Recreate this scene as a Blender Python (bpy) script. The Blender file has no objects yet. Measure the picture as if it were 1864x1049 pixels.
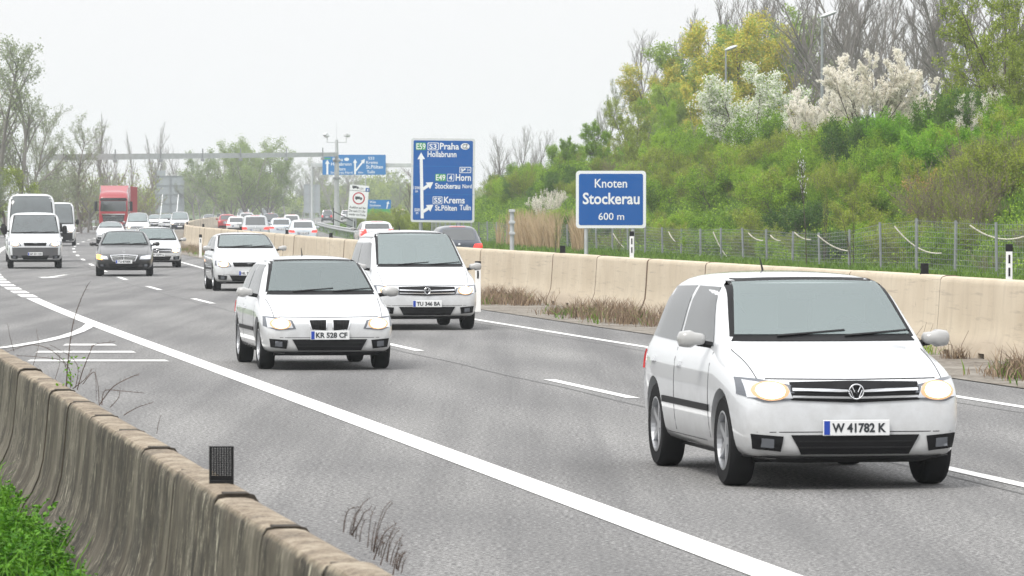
import bpy, bmesh, math, random
import numpy as np
from mathutils import Vector, Matrix
from mathutils.bvhtree import BVHTree

R = math.radians
scn = bpy.context.scene
COL = scn.collection

# ------------------------------------------------------------------ camera, sky, sun, exposure
F = 8500.0          # focal length in photo pixels (photo 1864 wide)
CH = 2.15           # eye height above the carriageway
HOR = 380.0         # row of the horizon in the photo
cam_d = bpy.data.cameras.new('camera')
cam = bpy.data.objects.new('camera', cam_d)
COL.objects.link(cam)
cam.location = (0, 0, CH)
cam.rotation_euler = (R(90) - math.atan((524.5 - HOR) / F), 0, 0)
cam_d.sensor_width = 36
cam_d.lens = F / 1864 * 36
cam_d.clip_start = 0.5
cam_d.clip_end = 9000
cam_d.dof.use_dof = True
cam_d.dof.focus_distance = 62
cam_d.dof.aperture_fstop = 16
scn.camera = cam

W = bpy.data.worlds.new('World')
scn.world = W
W.use_nodes = True
nt = W.node_tree
nt.nodes.clear()
SUN_EL, SUN_AZ = R(52), R(215)      # azimuth from +Y clockwise
out = nt.nodes.new('ShaderNodeOutputWorld')
bg = nt.nodes.new('ShaderNodeBackground')
sky = nt.nodes.new('ShaderNodeTexSky')
sky.sky_type = 'NISHITA'; sky.sun_disc = False
sky.sun_elevation = SUN_EL; sky.sun_rotation = SUN_AZ
sky.dust_density = 6; sky.air_density = 1.5
tc = nt.nodes.new('ShaderNodeTexCoord')
sep = nt.nodes.new('ShaderNodeSeparateXYZ')
ramp = nt.nodes.new('ShaderNodeMapRange')          # overcast: the zenith is brighter than the horizon
ramp.inputs['From Min'].default_value = 0.0; ramp.inputs['From Max'].default_value = 1.0
ramp.inputs['To Min'].default_value = 8.3; ramp.inputs['To Max'].default_value = 17.0
tint = nt.nodes.new('ShaderNodeMix'); tint.data_type = 'RGBA'; tint.blend_type = 'MULTIPLY'
tint.inputs['Factor'].default_value = 1.0
tint.inputs['A'].default_value = (0.985, 0.99, 1.0, 1)
add = nt.nodes.new('ShaderNodeMix'); add.data_type = 'RGBA'
add.inputs['Factor'].default_value = 0.05
nt.links.new(tc.outputs['Generated'], sep.inputs[0])
nt.links.new(sep.outputs['Z'], ramp.inputs['Value'])
nt.links.new(ramp.outputs['Result'], tint.inputs['B'])
nt.links.new(tint.outputs['Result'], add.inputs['A'])
nt.links.new(sky.outputs[0], add.inputs['B'])
nt.links.new(add.outputs['Result'], bg.inputs['Color'])
bg.inputs['Strength'].default_value = 0.105
nt.links.new(bg.outputs[0], out.inputs[0])

sl = bpy.data.lights.new('sun', 'SUN')
sl.energy = 2.3; sl.angle = R(18); sl.color = (1, 0.965, 0.9)
so = bpy.data.objects.new('sun', sl)
COL.objects.link(so)
so.rotation_euler = (R(90) - SUN_EL, 0, math.pi - SUN_AZ)

vs = scn.view_settings
vs.view_transform = 'Standard'; vs.look = 'None'; vs.gamma = 1; vs.exposure = 0.15
scn.cycles.volume_bounces = 1
scn.cycles.max_bounces = 8
scn.cycles.transparent_max_bounces = 8
scn.cycles.sample_clamp_indirect = 6

rnd = random.Random(7)
HAZE = 0.00027

# ------------------------------------------------------------------ road layout: horizontal offsets from the lane line
LY = [0, 20, 36.2, 53.75, 74.9, 105, 126.9, 142.8, 177.4, 210, 243.7, 281, 300, 350, 400, 450, 520, 600, 700, 800, 900, 1000, 1100, 1200, 1400, 1700]
LX = [9.6, 6.5, 3.97, 1.25, -2.1, -6.7, -9.8, -11.93, -15.95, -19.5, -22.9, -26.2, -27.6, -31.0, -34.0, -36.8, -40.4, -43.3, -45.3, -45.8, -44.5, -41.5, -37.5, -32.5, -20, 0]

def _herm(xs, ys):
    n = len(xs); m = []
    for i in range(n):
        if i == 0: m.append((ys[1] - ys[0]) / (xs[1] - xs[0]))
        elif i == n - 1: m.append((ys[-1] - ys[-2]) / (xs[-1] - xs[-2]))
        else: m.append((ys[i + 1] - ys[i - 1]) / (xs[i + 1] - xs[i - 1]))
    def f(x):
        if x <= xs[0]: return ys[0] + m[0] * (x - xs[0])
        if x >= xs[-1]: return ys[-1] + m[-1] * (x - xs[-1])
        i = max(k for k in range(n - 1) if xs[k] <= x)
        h = xs[i + 1] - xs[i]; t = (x - xs[i]) / h
        return (ys[i] * (1 + 2 * t) * (1 - t) ** 2 + h * m[i] * t * (1 - t) ** 2
                + ys[i + 1] * t * t * (3 - 2 * t) + h * m[i + 1] * t * t * (t - 1))
    return f
_LF = _herm(LY, LX)
_tab = [_LF(i * 1.0 - 40) for i in range(1900)]
for _ in range(3):
    for _k in range(1):
        _tab = [(_tab[max(0, i - 8)] + _tab[i] * 2 + _tab[min(len(_tab) - 1, i + 8)]) / 4 if 8 <= i < len(_tab) - 8 else _tab[i] for i in range(len(_tab))]
def LL(y):
    t = y + 40
    i = int(max(0, min(len(_tab) - 2, math.floor(t))))
    return _tab[i] + (_tab[i + 1] - _tab[i]) * (t - i)
def ss(a, b, x):
    t = max(0.0, min(1.0, (x - a) / (b - a)))
    return t * t * (3 - 2 * t)
def MM(y): return LL(y) + 7.75 - 1.05 * ss(190, 290, y)
def slope(f, y): return (f(y + 4) - f(y - 4)) / 8
def nb_line(y): return 2.06 - 0.16 * y            # the old wall beside the camera
def left_edge(y): return max(LL(y) - 9.0, nb_line(y) + .1) if y < 90 else LL(y) - 9.0

def hill_z(x, y):
    d = x - MM(y)
    h = 4.9 * (1 - ss(350, 470, y)) * ss(40, 90, y)
    b = .35 * math.sin(y * .11 + d * .4) + .25 * math.sin(y * .31 - d * .7)
    return ss(16.5, 29, d) * (h + b) - 0.03
def px2x(px, Y): return (px - 932) * Y / F
def py2z(py, Y): return CH + (HOR - py) * Y / F

# ------------------------------------------------------------------ helpers
def tag(o, label=None, cat=None, group=None, kind=None):
    if label: o['label'] = label
    if cat: o['category'] = cat
    if group: o['group'] = group
    if kind: o['kind'] = kind
    return o
def link(o, parent=None):
    COL.objects.link(o)
    if parent is not None: o.parent = parent
    return o
def empty(name, loc=(0, 0, 0), rz=0, **k):
    o = bpy.data.objects.new(name, None)
    o.empty_display_size = .3
    COL.objects.link(o); o.location = loc; o.rotation_euler = (0, 0, rz)
    return tag(o, **k)
def copy_tree(o, parent=None):
    c = o.copy(); COL.objects.link(c)
    if parent is not None:
        c.parent = parent
    for ch in list(o.children): copy_tree(ch, c)
    return c

class MB:
    def __init__(s): s.v = []; s.f = []
    def add(s, vs, fs):
        b = len(s.v); s.v += [tuple(v) for v in vs]; s.f += [tuple(i + b for i in f) for f in fs]; return s
    def box(s, c, d, rz=0, bev=0):
        bm = bmesh.new(); bmesh.ops.create_cube(bm, size=1)
        bmesh.ops.scale(bm, vec=d, verts=bm.verts)
        if bev: bmesh.ops.bevel(bm, geom=bm.edges[:], offset=bev, segments=2, profile=.6, affect='EDGES')
        if rz: bmesh.ops.rotate(bm, cent=(0, 0, 0), matrix=Matrix.Rotation(rz, 3, 'Z'), verts=bm.verts)
        bmesh.ops.translate(bm, vec=c, verts=bm.verts)
        bm.verts.index_update()
        s.add([v.co[:] for v in bm.verts], [[v.index for v in f.verts] for f in bm.faces]); bm.free(); return s
    def tube(s, pts, r, n=6, r1=None, cap=True):
        pts = [Vector(p) for p in pts]; m = len(pts); b = len(s.v)
        for i, p in enumerate(pts):
            d = (pts[min(i + 1, m - 1)] - pts[max(i - 1, 0)]).normalized()
            a = d.cross(Vector((0, 0, 1)))
            if a.length < .05: a = d.cross(Vector((1, 0, 0)))
            a.normalize(); c = d.cross(a)
            rr = r if r1 is None else r + (r1 - r) * i / (m - 1)
            for k in range(n):
                t = 2 * math.pi * k / n
                s.v.append(tuple(p + (a * math.cos(t) + c * math.sin(t)) * rr))
        for i in range(m - 1):
            for k in range(n):
                k2 = (k + 1) % n
                s.f.append((b + i * n + k, b + i * n + k2, b + (i + 1) * n + k2, b + (i + 1) * n + k))
        if cap:
            s.f.append(tuple(b + k for k in range(n))[::-1]); s.f.append(tuple(b + (m - 1) * n + k for k in range(n)))
        return s
    def lathe(s, prof, axis='Y', n=24, c=(0, 0, 0)):
        b = len(s.v)
        for (r, h) in prof:
            for k in range(n):
                t = 2 * math.pi * k / n
                x, z = r * math.cos(t), r * math.sin(t)
                p = (x, h, z) if axis == 'Y' else (x, z, h)
                s.v.append((p[0] + c[0], p[1] + c[1], p[2] + c[2]))
        for i in range(len(prof) - 1):
            for k in range(n):
                k2 = (k + 1) % n
                s.f.append((b + i * n + k, b + i * n + k2, b + (i + 1) * n + k2, b + (i + 1) * n + k))
        return s
    def poly(s, pts2, y, t, c=(0, 0, 0)):          # prism of an XZ outline, front at y, thickness t backwards
        n = len(pts2); b = len(s.v)
        for yy in (y, y + t):
            s.v += [(p[0] + c[0], yy + c[1], p[1] + c[2]) for p in pts2]
        s.f.append(tuple(b + i for i in range(n))); s.f.append(tuple(b + n + i for i in range(n))[::-1])
        for i in range(n):
            j = (i + 1) % n; s.f.append((b + i, b + n + i, b + n + j, b + j))
        return s
    def build(s, name, mat, parent=None, smooth=False, fix=True):
        me = bpy.data.meshes.new(name); me.from_pydata(s.v, [], s.f)
        if fix:
            bm = bmesh.new(); bm.from_mesh(me); bmesh.ops.recalc_face_normals(bm, faces=bm.faces[:]); bm.to_mesh(me); bm.free()
        me.materials.append(mat)
        if smooth:
            me.shade_smooth()
            me.set_sharp_from_angle(angle=R(40))
        return link(bpy.data.objects.new(name, me), parent)

def np_mesh(name, V, q, mat, parent=None, k=4, smooth=False):
    me = bpy.data.meshes.new(name)
    V = np.asarray(V, dtype=np.float32).reshape(-1, 3); q = np.asarray(q, dtype=np.int32).reshape(-1, k)
    me.vertices.add(len(V)); me.vertices.foreach_set('co', V.ravel())
    me.loops.add(q.size); me.loops.foreach_set('vertex_index', q.ravel())
    me.polygons.add(len(q)); me.polygons.foreach_set('loop_start', np.arange(0, q.size, k, dtype=np.int32))
    me.polygons.foreach_set('loop_total', np.full(len(q), k, dtype=np.int32))
    me.update(calc_edges=True); me.validate()
    me.materials.append(mat)
    if smooth: me.shade_smooth()
    return link(bpy.data.objects.new(name, me), parent)

def strip(name, f0, f1, z, mat, ys, cols=1):
    V = []; Q = []
    for y in ys:
        a, b = f0(y), f1(y)
        for c in range(cols + 1): V.append((a + (b - a) * c / cols, y, z(a + (b - a) * c / cols, y) if callable(z) else z))
    w = cols + 1
    for i in range(len(ys) - 1):
        for c in range(cols): Q.append((i * w + c, i * w + c + 1, (i + 1) * w + c + 1, (i + 1) * w + c))
    return np_mesh(name, V, Q, mat, smooth=True)

# ------------------------------------------------------------------ materials
def mat(name, col, rough=.5, metal=0, coat=0, emis=None, es=0, spec=None):
    m = bpy.data.materials.new(name); m.use_nodes = True
    b = m.node_tree.nodes['Principled BSDF']
    b.inputs['Base Color'].default_value = (*col, 1); b.inputs['Roughness'].default_value = rough
    b.inputs['Metallic'].default_value = metal
    if coat: b.inputs['Coat Weight'].default_value = coat; b.inputs['Coat Roughness'].default_value = .03
    if spec is not None: b.inputs['Specular IOR Level'].default_value = spec
    if emis: b.inputs['Emission Color'].default_value = (*emis, 1); b.inputs['Emission Strength'].default_value = es
    return m
class NT:
    def __init__(s, m): s.t = m.node_tree; s.b = s.t.nodes['Principled BSDF']
    def n(s, ty, **k):
        o = s.t.nodes.new(ty)
        for a, v in k.items():
            if a.startswith('i_'): o.inputs[a[2:].replace('_', ' ')].default_value = v
            else: setattr(o, a, v)
        return o
    def l(s, a, b): s.t.links.new(a, b)
    def coord(s, scale=(1, 1, 1), kind='Object', rot=(0, 0, 0)):
        m = s.n('ShaderNodeMapping'); m.inputs['Scale'].default_value = scale
        if kind == 'World':
            c = s.n('ShaderNodeNewGeometry'); m.inputs['Rotation'].default_value = rot
            s.l(c.outputs['Position'], m.inputs[0]); return m.outputs[0]
        c = s.n('ShaderNodeTexCoord')
        m.inputs['Rotation'].default_value = rot
        s.l(c.outputs[kind], m.inputs[0]); return m.outputs[0]
    def noise(s, vec, sc, det=4, rough=.55):
        o = s.n('ShaderNodeTexNoise', i_Scale=sc, i_Detail=det, i_Roughness=rough); s.l(vec, o.inputs['Vector']); return o.outputs[0]
    def ramp(s, fac, stops):
        o = s.n('ShaderNodeValToRGB'); e = o.color_ramp.elements
        while len(e) < len(stops): e.new(.5)
        for i, (p, c) in enumerate(stops):
            e[i].position = p; e[i].color = (*c, 1) if len(c) == 3 else c
        s.l(fac, o.inputs[0]); return o.outputs[0]
    def mix(s, fac, a, b, bt='MIX'):
        o = s.n('ShaderNodeMix', data_type='RGBA', blend_type=bt)
        for key, v in (('Factor', fac), ('A', a), ('B', b)):
            if hasattr(v, 'links'): s.l(v, o.inputs[key])
            elif key == 'Factor': o.inputs[key].default_value = v
            else: o.inputs[key].default_value = (*v, 1)
        return o.outputs['Result']
    def bump(s, h, st=.3, d=.02):
        o = s.n('ShaderNodeBump'); o.inputs['Strength'].default_value = st; o.inputs['Distance'].default_value = d
        s.l(h, o.inputs['Height']); s.l(o.outputs[0], s.b.inputs['Normal'])
    def col(s, c): s.l(c, s.b.inputs['Base Color'])

def m_asphalt():
    m = mat('asphalt', (.15, .15, .15), .9, spec=.25); k = NT(m)
    w = k.coord(kind='Object')
    big = k.noise(w, .12, 3)
    along = k.noise(k.coord((1.1, .02, 1), rot=(0, 0, R(-8))), 1.2, 3)
    fine = k.noise(w, 30, 3, .8); mid = k.noise(w, 7, 4, .7)
    c = k.ramp(fine, [(.36, (.085, .085, .085)), (.5, (.235, .233, .228)), (.62, (.48, .475, .465))])
    c = k.mix(k.ramp(mid, [(.35, (0, 0, 0)), (.65, (1, 1, 1))]), c, (.80, .80, .81), 'MULTIPLY')
    c = k.mix(k.ramp(big, [(.35, (0, 0, 0)), (.65, (1, 1, 1))]), c, (.82, .82, .83), 'MULTIPLY')
    c = k.mix(k.ramp(along, [(.4, (0, 0, 0)), (.62, (.9, .9, .9))]), c, (.72, .72, .73), 'MULTIPLY')
    # polished wheel tracks worn along the lanes
    s0 = k.n('ShaderNodeSeparateXYZ'); k.l(w, s0.inputs[0])
    u0 = k.n('ShaderNodeMath', operation='MULTIPLY_ADD'); k.l(s0.outputs['Y'], u0.inputs[0]); u0.inputs[1].default_value = .157; k.l(s0.outputs['X'], u0.inputs[2])
    u1 = k.n('ShaderNodeMath', operation='MULTIPLY_ADD'); k.l(u0.outputs[0], u1.inputs[0]); u1.inputs[1].default_value = 2 * math.pi / 1.9; u1.inputs[2].default_value = -9.65 * 2 * math.pi / 1.9
    u2 = k.n('ShaderNodeMath', operation='COSINE'); k.l(u1.outputs[0], u2.inputs[0])
    fd = k.n('ShaderNodeMapRange'); fd.inputs['From Min'].default_value = 80; fd.inputs['From Max'].default_value = 130; fd.inputs['To Min'].default_value = -.32; fd.inputs['To Max'].default_value = 0; k.l(s0.outputs['Y'], fd.inputs['Value'])
    u3 = k.n('ShaderNodeMath', operation='MULTIPLY_ADD'); k.l(u2.outputs[0], u3.inputs[0]); k.l(fd.outputs[0], u3.inputs[1]); u3.inputs[2].default_value = .30
    u4 = k.n('ShaderNodeMath', operation='MULTIPLY'); k.l(u3.outputs[0], u4.inputs[0]); k.l(k.noise(k.coord((.8, .06, 1), rot=(0, 0, R(-9))), 2.0, 3), u4.inputs[1]); u4.use_clamp = True
    c = k.mix(u4.outputs[0], c, (.10, .10, .102))
    v = k.n('ShaderNodeTexVoronoi', i_Scale=7.0); k.l(w, v.inputs['Vector'])
    g = k.ramp(v.outputs['Distance'], [(.05, (1, 1, 1)), (.12, (0, 0, 0))])
    sx = k.n('ShaderNodeSeparateXYZ'); k.l(w, sx.inputs[0])
    # loose chippings collect beside the near wall
    ed = k.n('ShaderNodeMath', operation='MULTIPLY_ADD'); k.l(sx.outputs['Y'], ed.inputs[0]); ed.inputs[1].default_value = .16; k.l(sx.outputs['X'], ed.inputs[2])
    e2 = k.ramp(k.n('ShaderNodeMath', operation='MULTIPLY').outputs[0], [(0, (0, 0, 0)), (1, (1, 1, 1))])
    mr = k.n('ShaderNodeMapRange'); mr.inputs['From Min'].default_value = 2.2; mr.inputs['From Max'].default_value = 4.2; mr.inputs['To Min'].default_value = 1; mr.inputs['To Max'].default_value = .12
    k.l(ed.outputs[0], mr.inputs['Value'])
    gg = k.n('ShaderNodeMath', operation='MULTIPLY'); k.l(g, gg.inputs[0]); k.l(mr.outputs[0], gg.inputs[1])
    c = k.mix(gg.outputs[0], c, (.62, .60, .56))
    k.col(c); k.bump(fine, .6, .008)
    return m
def m_paintline():
    m = mat('road_paint', (.78, .78, .77), .6); k = NT(m)
    n = k.noise(k.coord(), 14, 5, .75)
    c = k.ramp(n, [(.3, (.40, .40, .39)), (.42, (.74, .74, .73)), (1, (.85, .85, .84))]); k.col(c)
    return m
def m_concrete_new():
    m = mat('cream_concrete', (.55, .48, .38), .85); k = NT(m)
    w = k.coord(kind='World'); a = k.noise(w, .9, 4); b = k.noise(k.coord((3, 3, .3), 'World'), 2.2, 5, .65); f = k.noise(w, 40, 3)
    oi = k.n('ShaderNodeObjectInfo')
    c = k.ramp(a, [(.3, (.50, .425, .32)), (.7, (.60, .525, .41))])
    c = k.mix(k.ramp(b, [(.5, (0, 0, 0)), (.72, (.45, .45, .45))]), c, (.40, .34, .265))
    c = k.mix(k.ramp(oi.outputs['Random'], [(0, (.0, .0, .0)), (1, (.55, .55, .55))]), c, (.90, .88, .86), 'MULTIPLY')
    sc_ = k.noise(k.coord((.25, .25, 5), 'World'), 3.0, 5, .7)
    c = k.mix(k.ramp(sc_, [(.56, (0, 0, 0)), (.68, (.5, .5, .5))]), c, (.26, .22, .18))
    pk = k.noise(k.coord(kind='World'), 9, 3, .6); c = k.mix(k.ramp(pk, [(.68, (0, 0, 0)), (.74, (.7, .7, .7))]), c, (.28, .23, .18))
    # road spray on the foot of the element
    g = k.n('ShaderNodeTexCoord'); sp = k.n('ShaderNodeSeparateXYZ'); k.l(g.outputs['Object'], sp.inputs[0])
    ad = k.n('ShaderNodeMath', operation='MULTIPLY_ADD'); k.l(a, ad.inputs[0]); ad.inputs[1].default_value = -.35; k.l(sp.outputs['Z'], ad.inputs[2])
    c = k.mix(k.ramp(ad.outputs[0], [(.0, (.55, .55, .55)), (.16, (0, 0, 0))]), c, (.33, .27, .21))
    k.col(c); k.bump(f, .2, .004)
    return m
def m_concrete_old():
    m = mat('weathered_concrete', (.2, .18, .14), .95); k = NT(m)
    w = k.coord()
    w = k.coord(kind='World')
    st = k.noise(k.coord((1, 1, .34), 'World'), 19, 7, .82)
    st2 = k.noise(k.coord((1, 1, .22), 'World'), 2.6, 5, .6)
    f = k.noise(w, 60, 4, .7); blot = k.noise(w, 5, 5, .7)
    c = k.ramp(st, [(.42, (.022, .018, .013)), (.50, (.062, .052, .039)), (.56, (.14, .122, .095)), (.61, (.52, .485, .385))])
    msk = k.noise(k.coord((1, 1, .5), 'World'), 1.7, 4, .65)
    sm = k.ramp(k.noise(k.coord((1, 1, .6), 'World'), 8, 6, .75), [(.35, (.085, .072, .055)), (.65, (.20, .178, .14))])
    c = k.mix(k.ramp(msk, [(.42, (.85, .85, .85)), (.58, (0, 0, 0))]), c, sm)
    c = k.mix(k.ramp(st2, [(.40, (0, 0, 0)), (.60, (.95, .95, .95))]), c, (.36, .32, .28), 'MULTIPLY')
    top = k.ramp(blot, [(.34, (.055, .038, .024)), (.48, (.145, .105, .068)), (.64, (.33, .28, .21))])
    top = k.mix(k.ramp(f, [(.4, (.0, .0, .0)), (.65, (.5, .5, .5))]), top, (.45, .40, .32))
    g = k.n('ShaderNodeTexCoord'); sp = k.n('ShaderNodeSeparateXYZ'); k.l(g.outputs['Object'], sp.inputs[0])
    ad = k.n('ShaderNodeMath', operation='MULTIPLY_ADD'); k.l(blot, ad.inputs[0]); ad.inputs[1].default_value = .05; k.l(sp.outputs['Z'], ad.inputs[2])
    c = k.mix(k.ramp(ad.outputs[0], [(.895, (0, 0, 0)), (.915, (1, 1, 1))]), c, top)
    k.col(c); k.bump(k.mix(.5, st, f), .4, .008)
    return m
def m_ground():
    m = mat('grass_ground', (.06, .09, .03), 1); k = NT(m); w = k.coord()
    c = k.ramp(k.noise(w, .25, 6, .7), [(.3, (.10, .085, .05)), (.45, (.06, .10, .03)), (.65, (.10, .15, .045))])
    k.col(c); k.bump(k.noise(w, 3, 5), .8, .2); return m
def m_gravel():
    m = mat('gravel', (.2, .18, .16), 1); k = NT(m); w = k.coord()
    v = k.n('ShaderNodeTexVoronoi', i_Scale=14.0); k.l(w, v.inputs['Vector'])
    c = k.mix(.6, k.ramp(v.outputs['Color'], [(.2, (.10, .088, .075)), (.8, (.34, .31, .27))]), k.ramp(k.noise(w, 1.2, 5), [(.35, (.10, .08, .06)), (.65, (.27, .25, .22))]))
    k.col(c); k.bump(v.outputs['Distance'], .8, .03); return m
def m_leaf(name, c0, c1, c2, transl=.35, bare=False):
    m = mat(name, c1, .6, spec=.25); k = NT(m)
    ge = k.n('ShaderNodeNewGeometry'); oi = k.n('ShaderNodeObjectInfo')
    big = k.noise(k.coord(), .55, 3)
    s1 = k.n('ShaderNodeMath', operation='MULTIPLY_ADD'); k.l(ge.outputs['Random Per Island'], s1.inputs[0]); s1.inputs[1].default_value = .5
    k.l(big, s1.inputs[2])
    s2 = k.n('ShaderNodeMath', operation='MULTIPLY_ADD'); k.l(oi.outputs['Random'], s2.inputs[0]); s2.inputs[1].default_value = .3; k.l(s1.outputs[0], s2.inputs[2])
    c = k.ramp(s2.outputs[0], [(.45, c0), (.85, c1), (1.2, c2)] if False else [(.40, c0), (.72, c1), (1.0, c2)])
    k.col(c)
    if transl:
        t = k.n('ShaderNodeBsdfTranslucent'); k.l(c, t.inputs[0]); mx = k.n('ShaderNodeMixShader'); mx.inputs[0].default_value = transl
        o = [n for n in k.t.nodes if n.type == 'OUTPUT_MATERIAL'][0]
        k.l(k.b.outputs[0], mx.inputs[1]); k.l(t.outputs[0], mx.inputs[2]); k.l(mx.outputs[0], o.inputs[0])
    return m
def m_bark(name, a, b):
    m = mat(name, a, .95); k = NT(m); k.col(k.ramp(k.noise(k.coord((6, 6, 1)), 2, 4), [(.3, a), (.7, b)])); return m
def m_metal(name, a, rough=.5, metal=.6, spread=.15):
    m = mat(name, a, rough, metal); k = NT(m)
    b = tuple(x * (1 - spread) for x in a)
    k.col(k.ramp(k.noise(k.coord(), 2.5, 4), [(.35, b), (.65, a)])); return m
def m_carpaint(name, c, dirt=.25):
    m = mat(name, c, .35, 0, coat=1); k = NT(m)
    g = k.n('ShaderNodeTexCoord'); sp = k.n('ShaderNodeSeparateXYZ'); k.l(g.outputs['Object'], sp.inputs[0])
    n = k.noise(k.coord(), 6, 5, .7)
    ad = k.n('ShaderNodeMath', operation='MULTIPLY_ADD'); k.l(n, ad.inputs[0]); ad.inputs[1].default_value = .5; k.l(sp.outputs['Z'], ad.inputs[2])
    f = k.ramp(ad.outputs[0], [(.4, (dirt * 1.6,) * 3), (.95, (0, 0, 0))])
    k.col(k.mix(f, c, (.22, .21, .19)))
    return m
def m_glass(name, c, rough=.06):
    m = mat(name, c, rough, 0, spec=1.0)
    m.node_tree.nodes['Principled BSDF'].inputs['IOR'].default_value = 1.65
    k = NT(m)
    k.col(k.ramp(k.noise(k.coord((1, 1.6, 2.2)), 1.6, 2), [(.35, tuple(x * .82 for x in c)), (.65, c)]))
    return m

M = dict(
    asphalt=m_asphalt(), line=m_paintline(), cream=m_concrete_new(), old=m_concrete_old(), ground=m_ground(), gravel=m_gravel(),
    galv=m_metal('galvanised_steel', (.50, .52, .53), .5, .35), galv_dark=m_metal('dull_steel', (.28, .30, .31), .6, .3),
    alu=m_metal('aluminium', (.62, .64, .65), .45, .35), signback=m_metal('sign_back', (.30, .33, .35), .7, .1),
    sign_blue=mat('sign_blue', (.0, .085, .33), .6, spec=.2), sign_blue2=mat('sign_blue_pale', (.0, .15, .42), .6, spec=.2), sign_white=mat('sign_white', (.72, .74, .76), .5), sign_grey=mat('sign_frame', (.55, .57, .58), .5),
    sign_green=mat('sign_green', (.03, .28, .08), .5), sign_red=mat('sign_red', (.42, .02, .04), .5), ink=mat('sign_ink', (.02, .025, .03), .5),
    black=mat('black_plastic', (.012, .012, .013), .6, spec=.2), rubber=mat('rubber', (.014, .014, .015), .9, spec=.15), chrome=mat('chrome', (.75, .76, .78), .12, 1),
    trim=mat('dark_trim', (.006, .006, .007), .5, spec=.2), rim=m_metal('alloy', (.48, .49, .51), .3, .8),
    white_plastic=mat('white_plastic', (.78, .78, .77), .5), plate=mat('plate_white', (.72, .73, .74), .4), eu_blue=mat('plate_blue', (.01, .05, .35), .4),
    p_white=m_carpaint('white_paint', (.64, .66, .685), .42), p_silver=m_carpaint('silver_paint', (.42, .44, .46), .15), p_black=m_carpaint('black_paint', (.003, .003, .0035), .0),
    p_red=m_carpaint('red_paint', (.30, .006, .014), .05), p_grey=m_carpaint('grey_paint', (.30, .31, .34), .1), p_bump=m_carpaint('grey_bumper', (.065, .065, .07), .06), p_dark=m_carpaint('dark_paint', (.035, .045, .065), .1),
    p_pale=m_carpaint('pale_blue_paint', (.58, .64, .70), .15),
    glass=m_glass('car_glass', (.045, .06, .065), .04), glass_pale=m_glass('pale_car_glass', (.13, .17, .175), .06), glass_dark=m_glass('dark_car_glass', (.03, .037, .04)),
    lens=mat('lamp_lens', (.16, .17, .19), .06, .5), lamp_on=mat('lamp_lit', (.9, .85, .7), .3, emis=(1, .78, .48), es=3.0), lens_lit=mat('lamp_lens_lit', (.2, .17, .14), .1, emis=(1, .52, .22), es=.75),
    lamp_amber=mat('lamp_amber', (.9, .4, .05), .3, emis=(1, .42, .06), es=3.0), tail=mat('tail_lamp', (.42, .01, .015), .15, coat=1, emis=(1, .03, .02), es=.25),
    tail_on=mat('tail_lamp_lit', (.6, .02, .02), .2, emis=(1, .07, .05), es=1.1), red_curtain=mat('red_curtain', (.30, .012, .02), .7, spec=.2), seat=mat('grey_cloth', (.17, .17, .175), .9),
    tar=mat('tar_seam', (.10, .10, .10), .8), joint=mat('joint_filler', (.16, .12, .09), .95), moss_gap=m_bark('dark_moss_gap', (.02, .016, .012), (.06, .048, .035)),
    rope=mat('pale_rope', (.62, .58, .50), .8), skin=mat('skin', (.45, .27, .19), .6),
)
M['cabin'] = mat('cabin_lining', (.055, .056, .06), .9, spec=.1)
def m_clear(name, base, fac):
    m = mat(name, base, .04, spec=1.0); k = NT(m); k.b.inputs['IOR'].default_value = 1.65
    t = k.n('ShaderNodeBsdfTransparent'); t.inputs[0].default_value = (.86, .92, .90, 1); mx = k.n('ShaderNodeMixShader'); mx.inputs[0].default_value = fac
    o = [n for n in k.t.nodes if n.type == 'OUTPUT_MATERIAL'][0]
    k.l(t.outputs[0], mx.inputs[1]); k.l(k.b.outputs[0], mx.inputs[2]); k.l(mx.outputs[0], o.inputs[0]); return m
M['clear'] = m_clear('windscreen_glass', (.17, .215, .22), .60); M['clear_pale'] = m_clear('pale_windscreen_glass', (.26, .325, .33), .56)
M['l_green'] = m_leaf('spring_leaf', (.065, .13, .012), (.15, .29, .022), (.32, .48, .04))
M['l_bright'] = m_leaf('bright_leaf', (.07, .18, .010), (.14, .33, .016), (.27, .49, .04))
M['l_pale'] = m_leaf('haze_paled_bud_leaf', (.15, .18, .11), (.22, .26, .15), (.30, .35, .20))  # bud leaf paled and greyed in colour to stand in for distance haze
M['l_haze'] = m_leaf('haze_paled_willow_leaf', (.13, .19, .06), (.21, .29, .10), (.31, .39, .15))  # willow leaf with the haze of distance painted into its colour
M['l_dark'] = m_leaf('deep_leaf', (.02, .055, .010), (.05, .12, .02), (.12, .22, .035))
M['l_olive'] = m_leaf('olive_leaf', (.09, .12, .016), (.19, .26, .03), (.34, .41, .055))
M['l_yellow'] = m_leaf('yellow_catkins', (.30, .27, .03), (.50, .44, .05), (.66, .58, .09))
M['l_willow'] = m_leaf('pale_willow_leaf', (.13, .21, .035), (.25, .36, .05), (.38, .50, .09))
M['l_white'] = m_leaf('white_blossom', (.70, .73, .60), (.88, .89, .82), (.95, .95, .92), .45)
M['l_cream'] = m_leaf('cream_blossom', (.66, .60, .48), (.84, .80, .70), (.92, .89, .82), .45)
M['l_orange'] = m_leaf('orange_leaf', (.36, .16, .05), (.52, .27, .10), (.60, .38, .16))
M['l_tan'] = m_leaf('dry_stalk', (.22, .15, .085), (.38, .275, .165), (.52, .40, .26), .2)
M['l_brown'] = m_leaf('dry_weed', (.10, .07, .05), (.19, .135, .095), (.32, .24, .16), .15)
M['l_grass'] = m_leaf('grass_blade', (.035, .08, .012), (.075, .155, .02), (.15, .25, .035))
M['l_herb'] = m_leaf('herb_leaf', (.03, .11, .008), (.07, .22, .012), (.15, .34, .03), .3)
M['bark'] = m_bark('bark', (.10, .085, .07), (.20, .175, .15))
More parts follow.
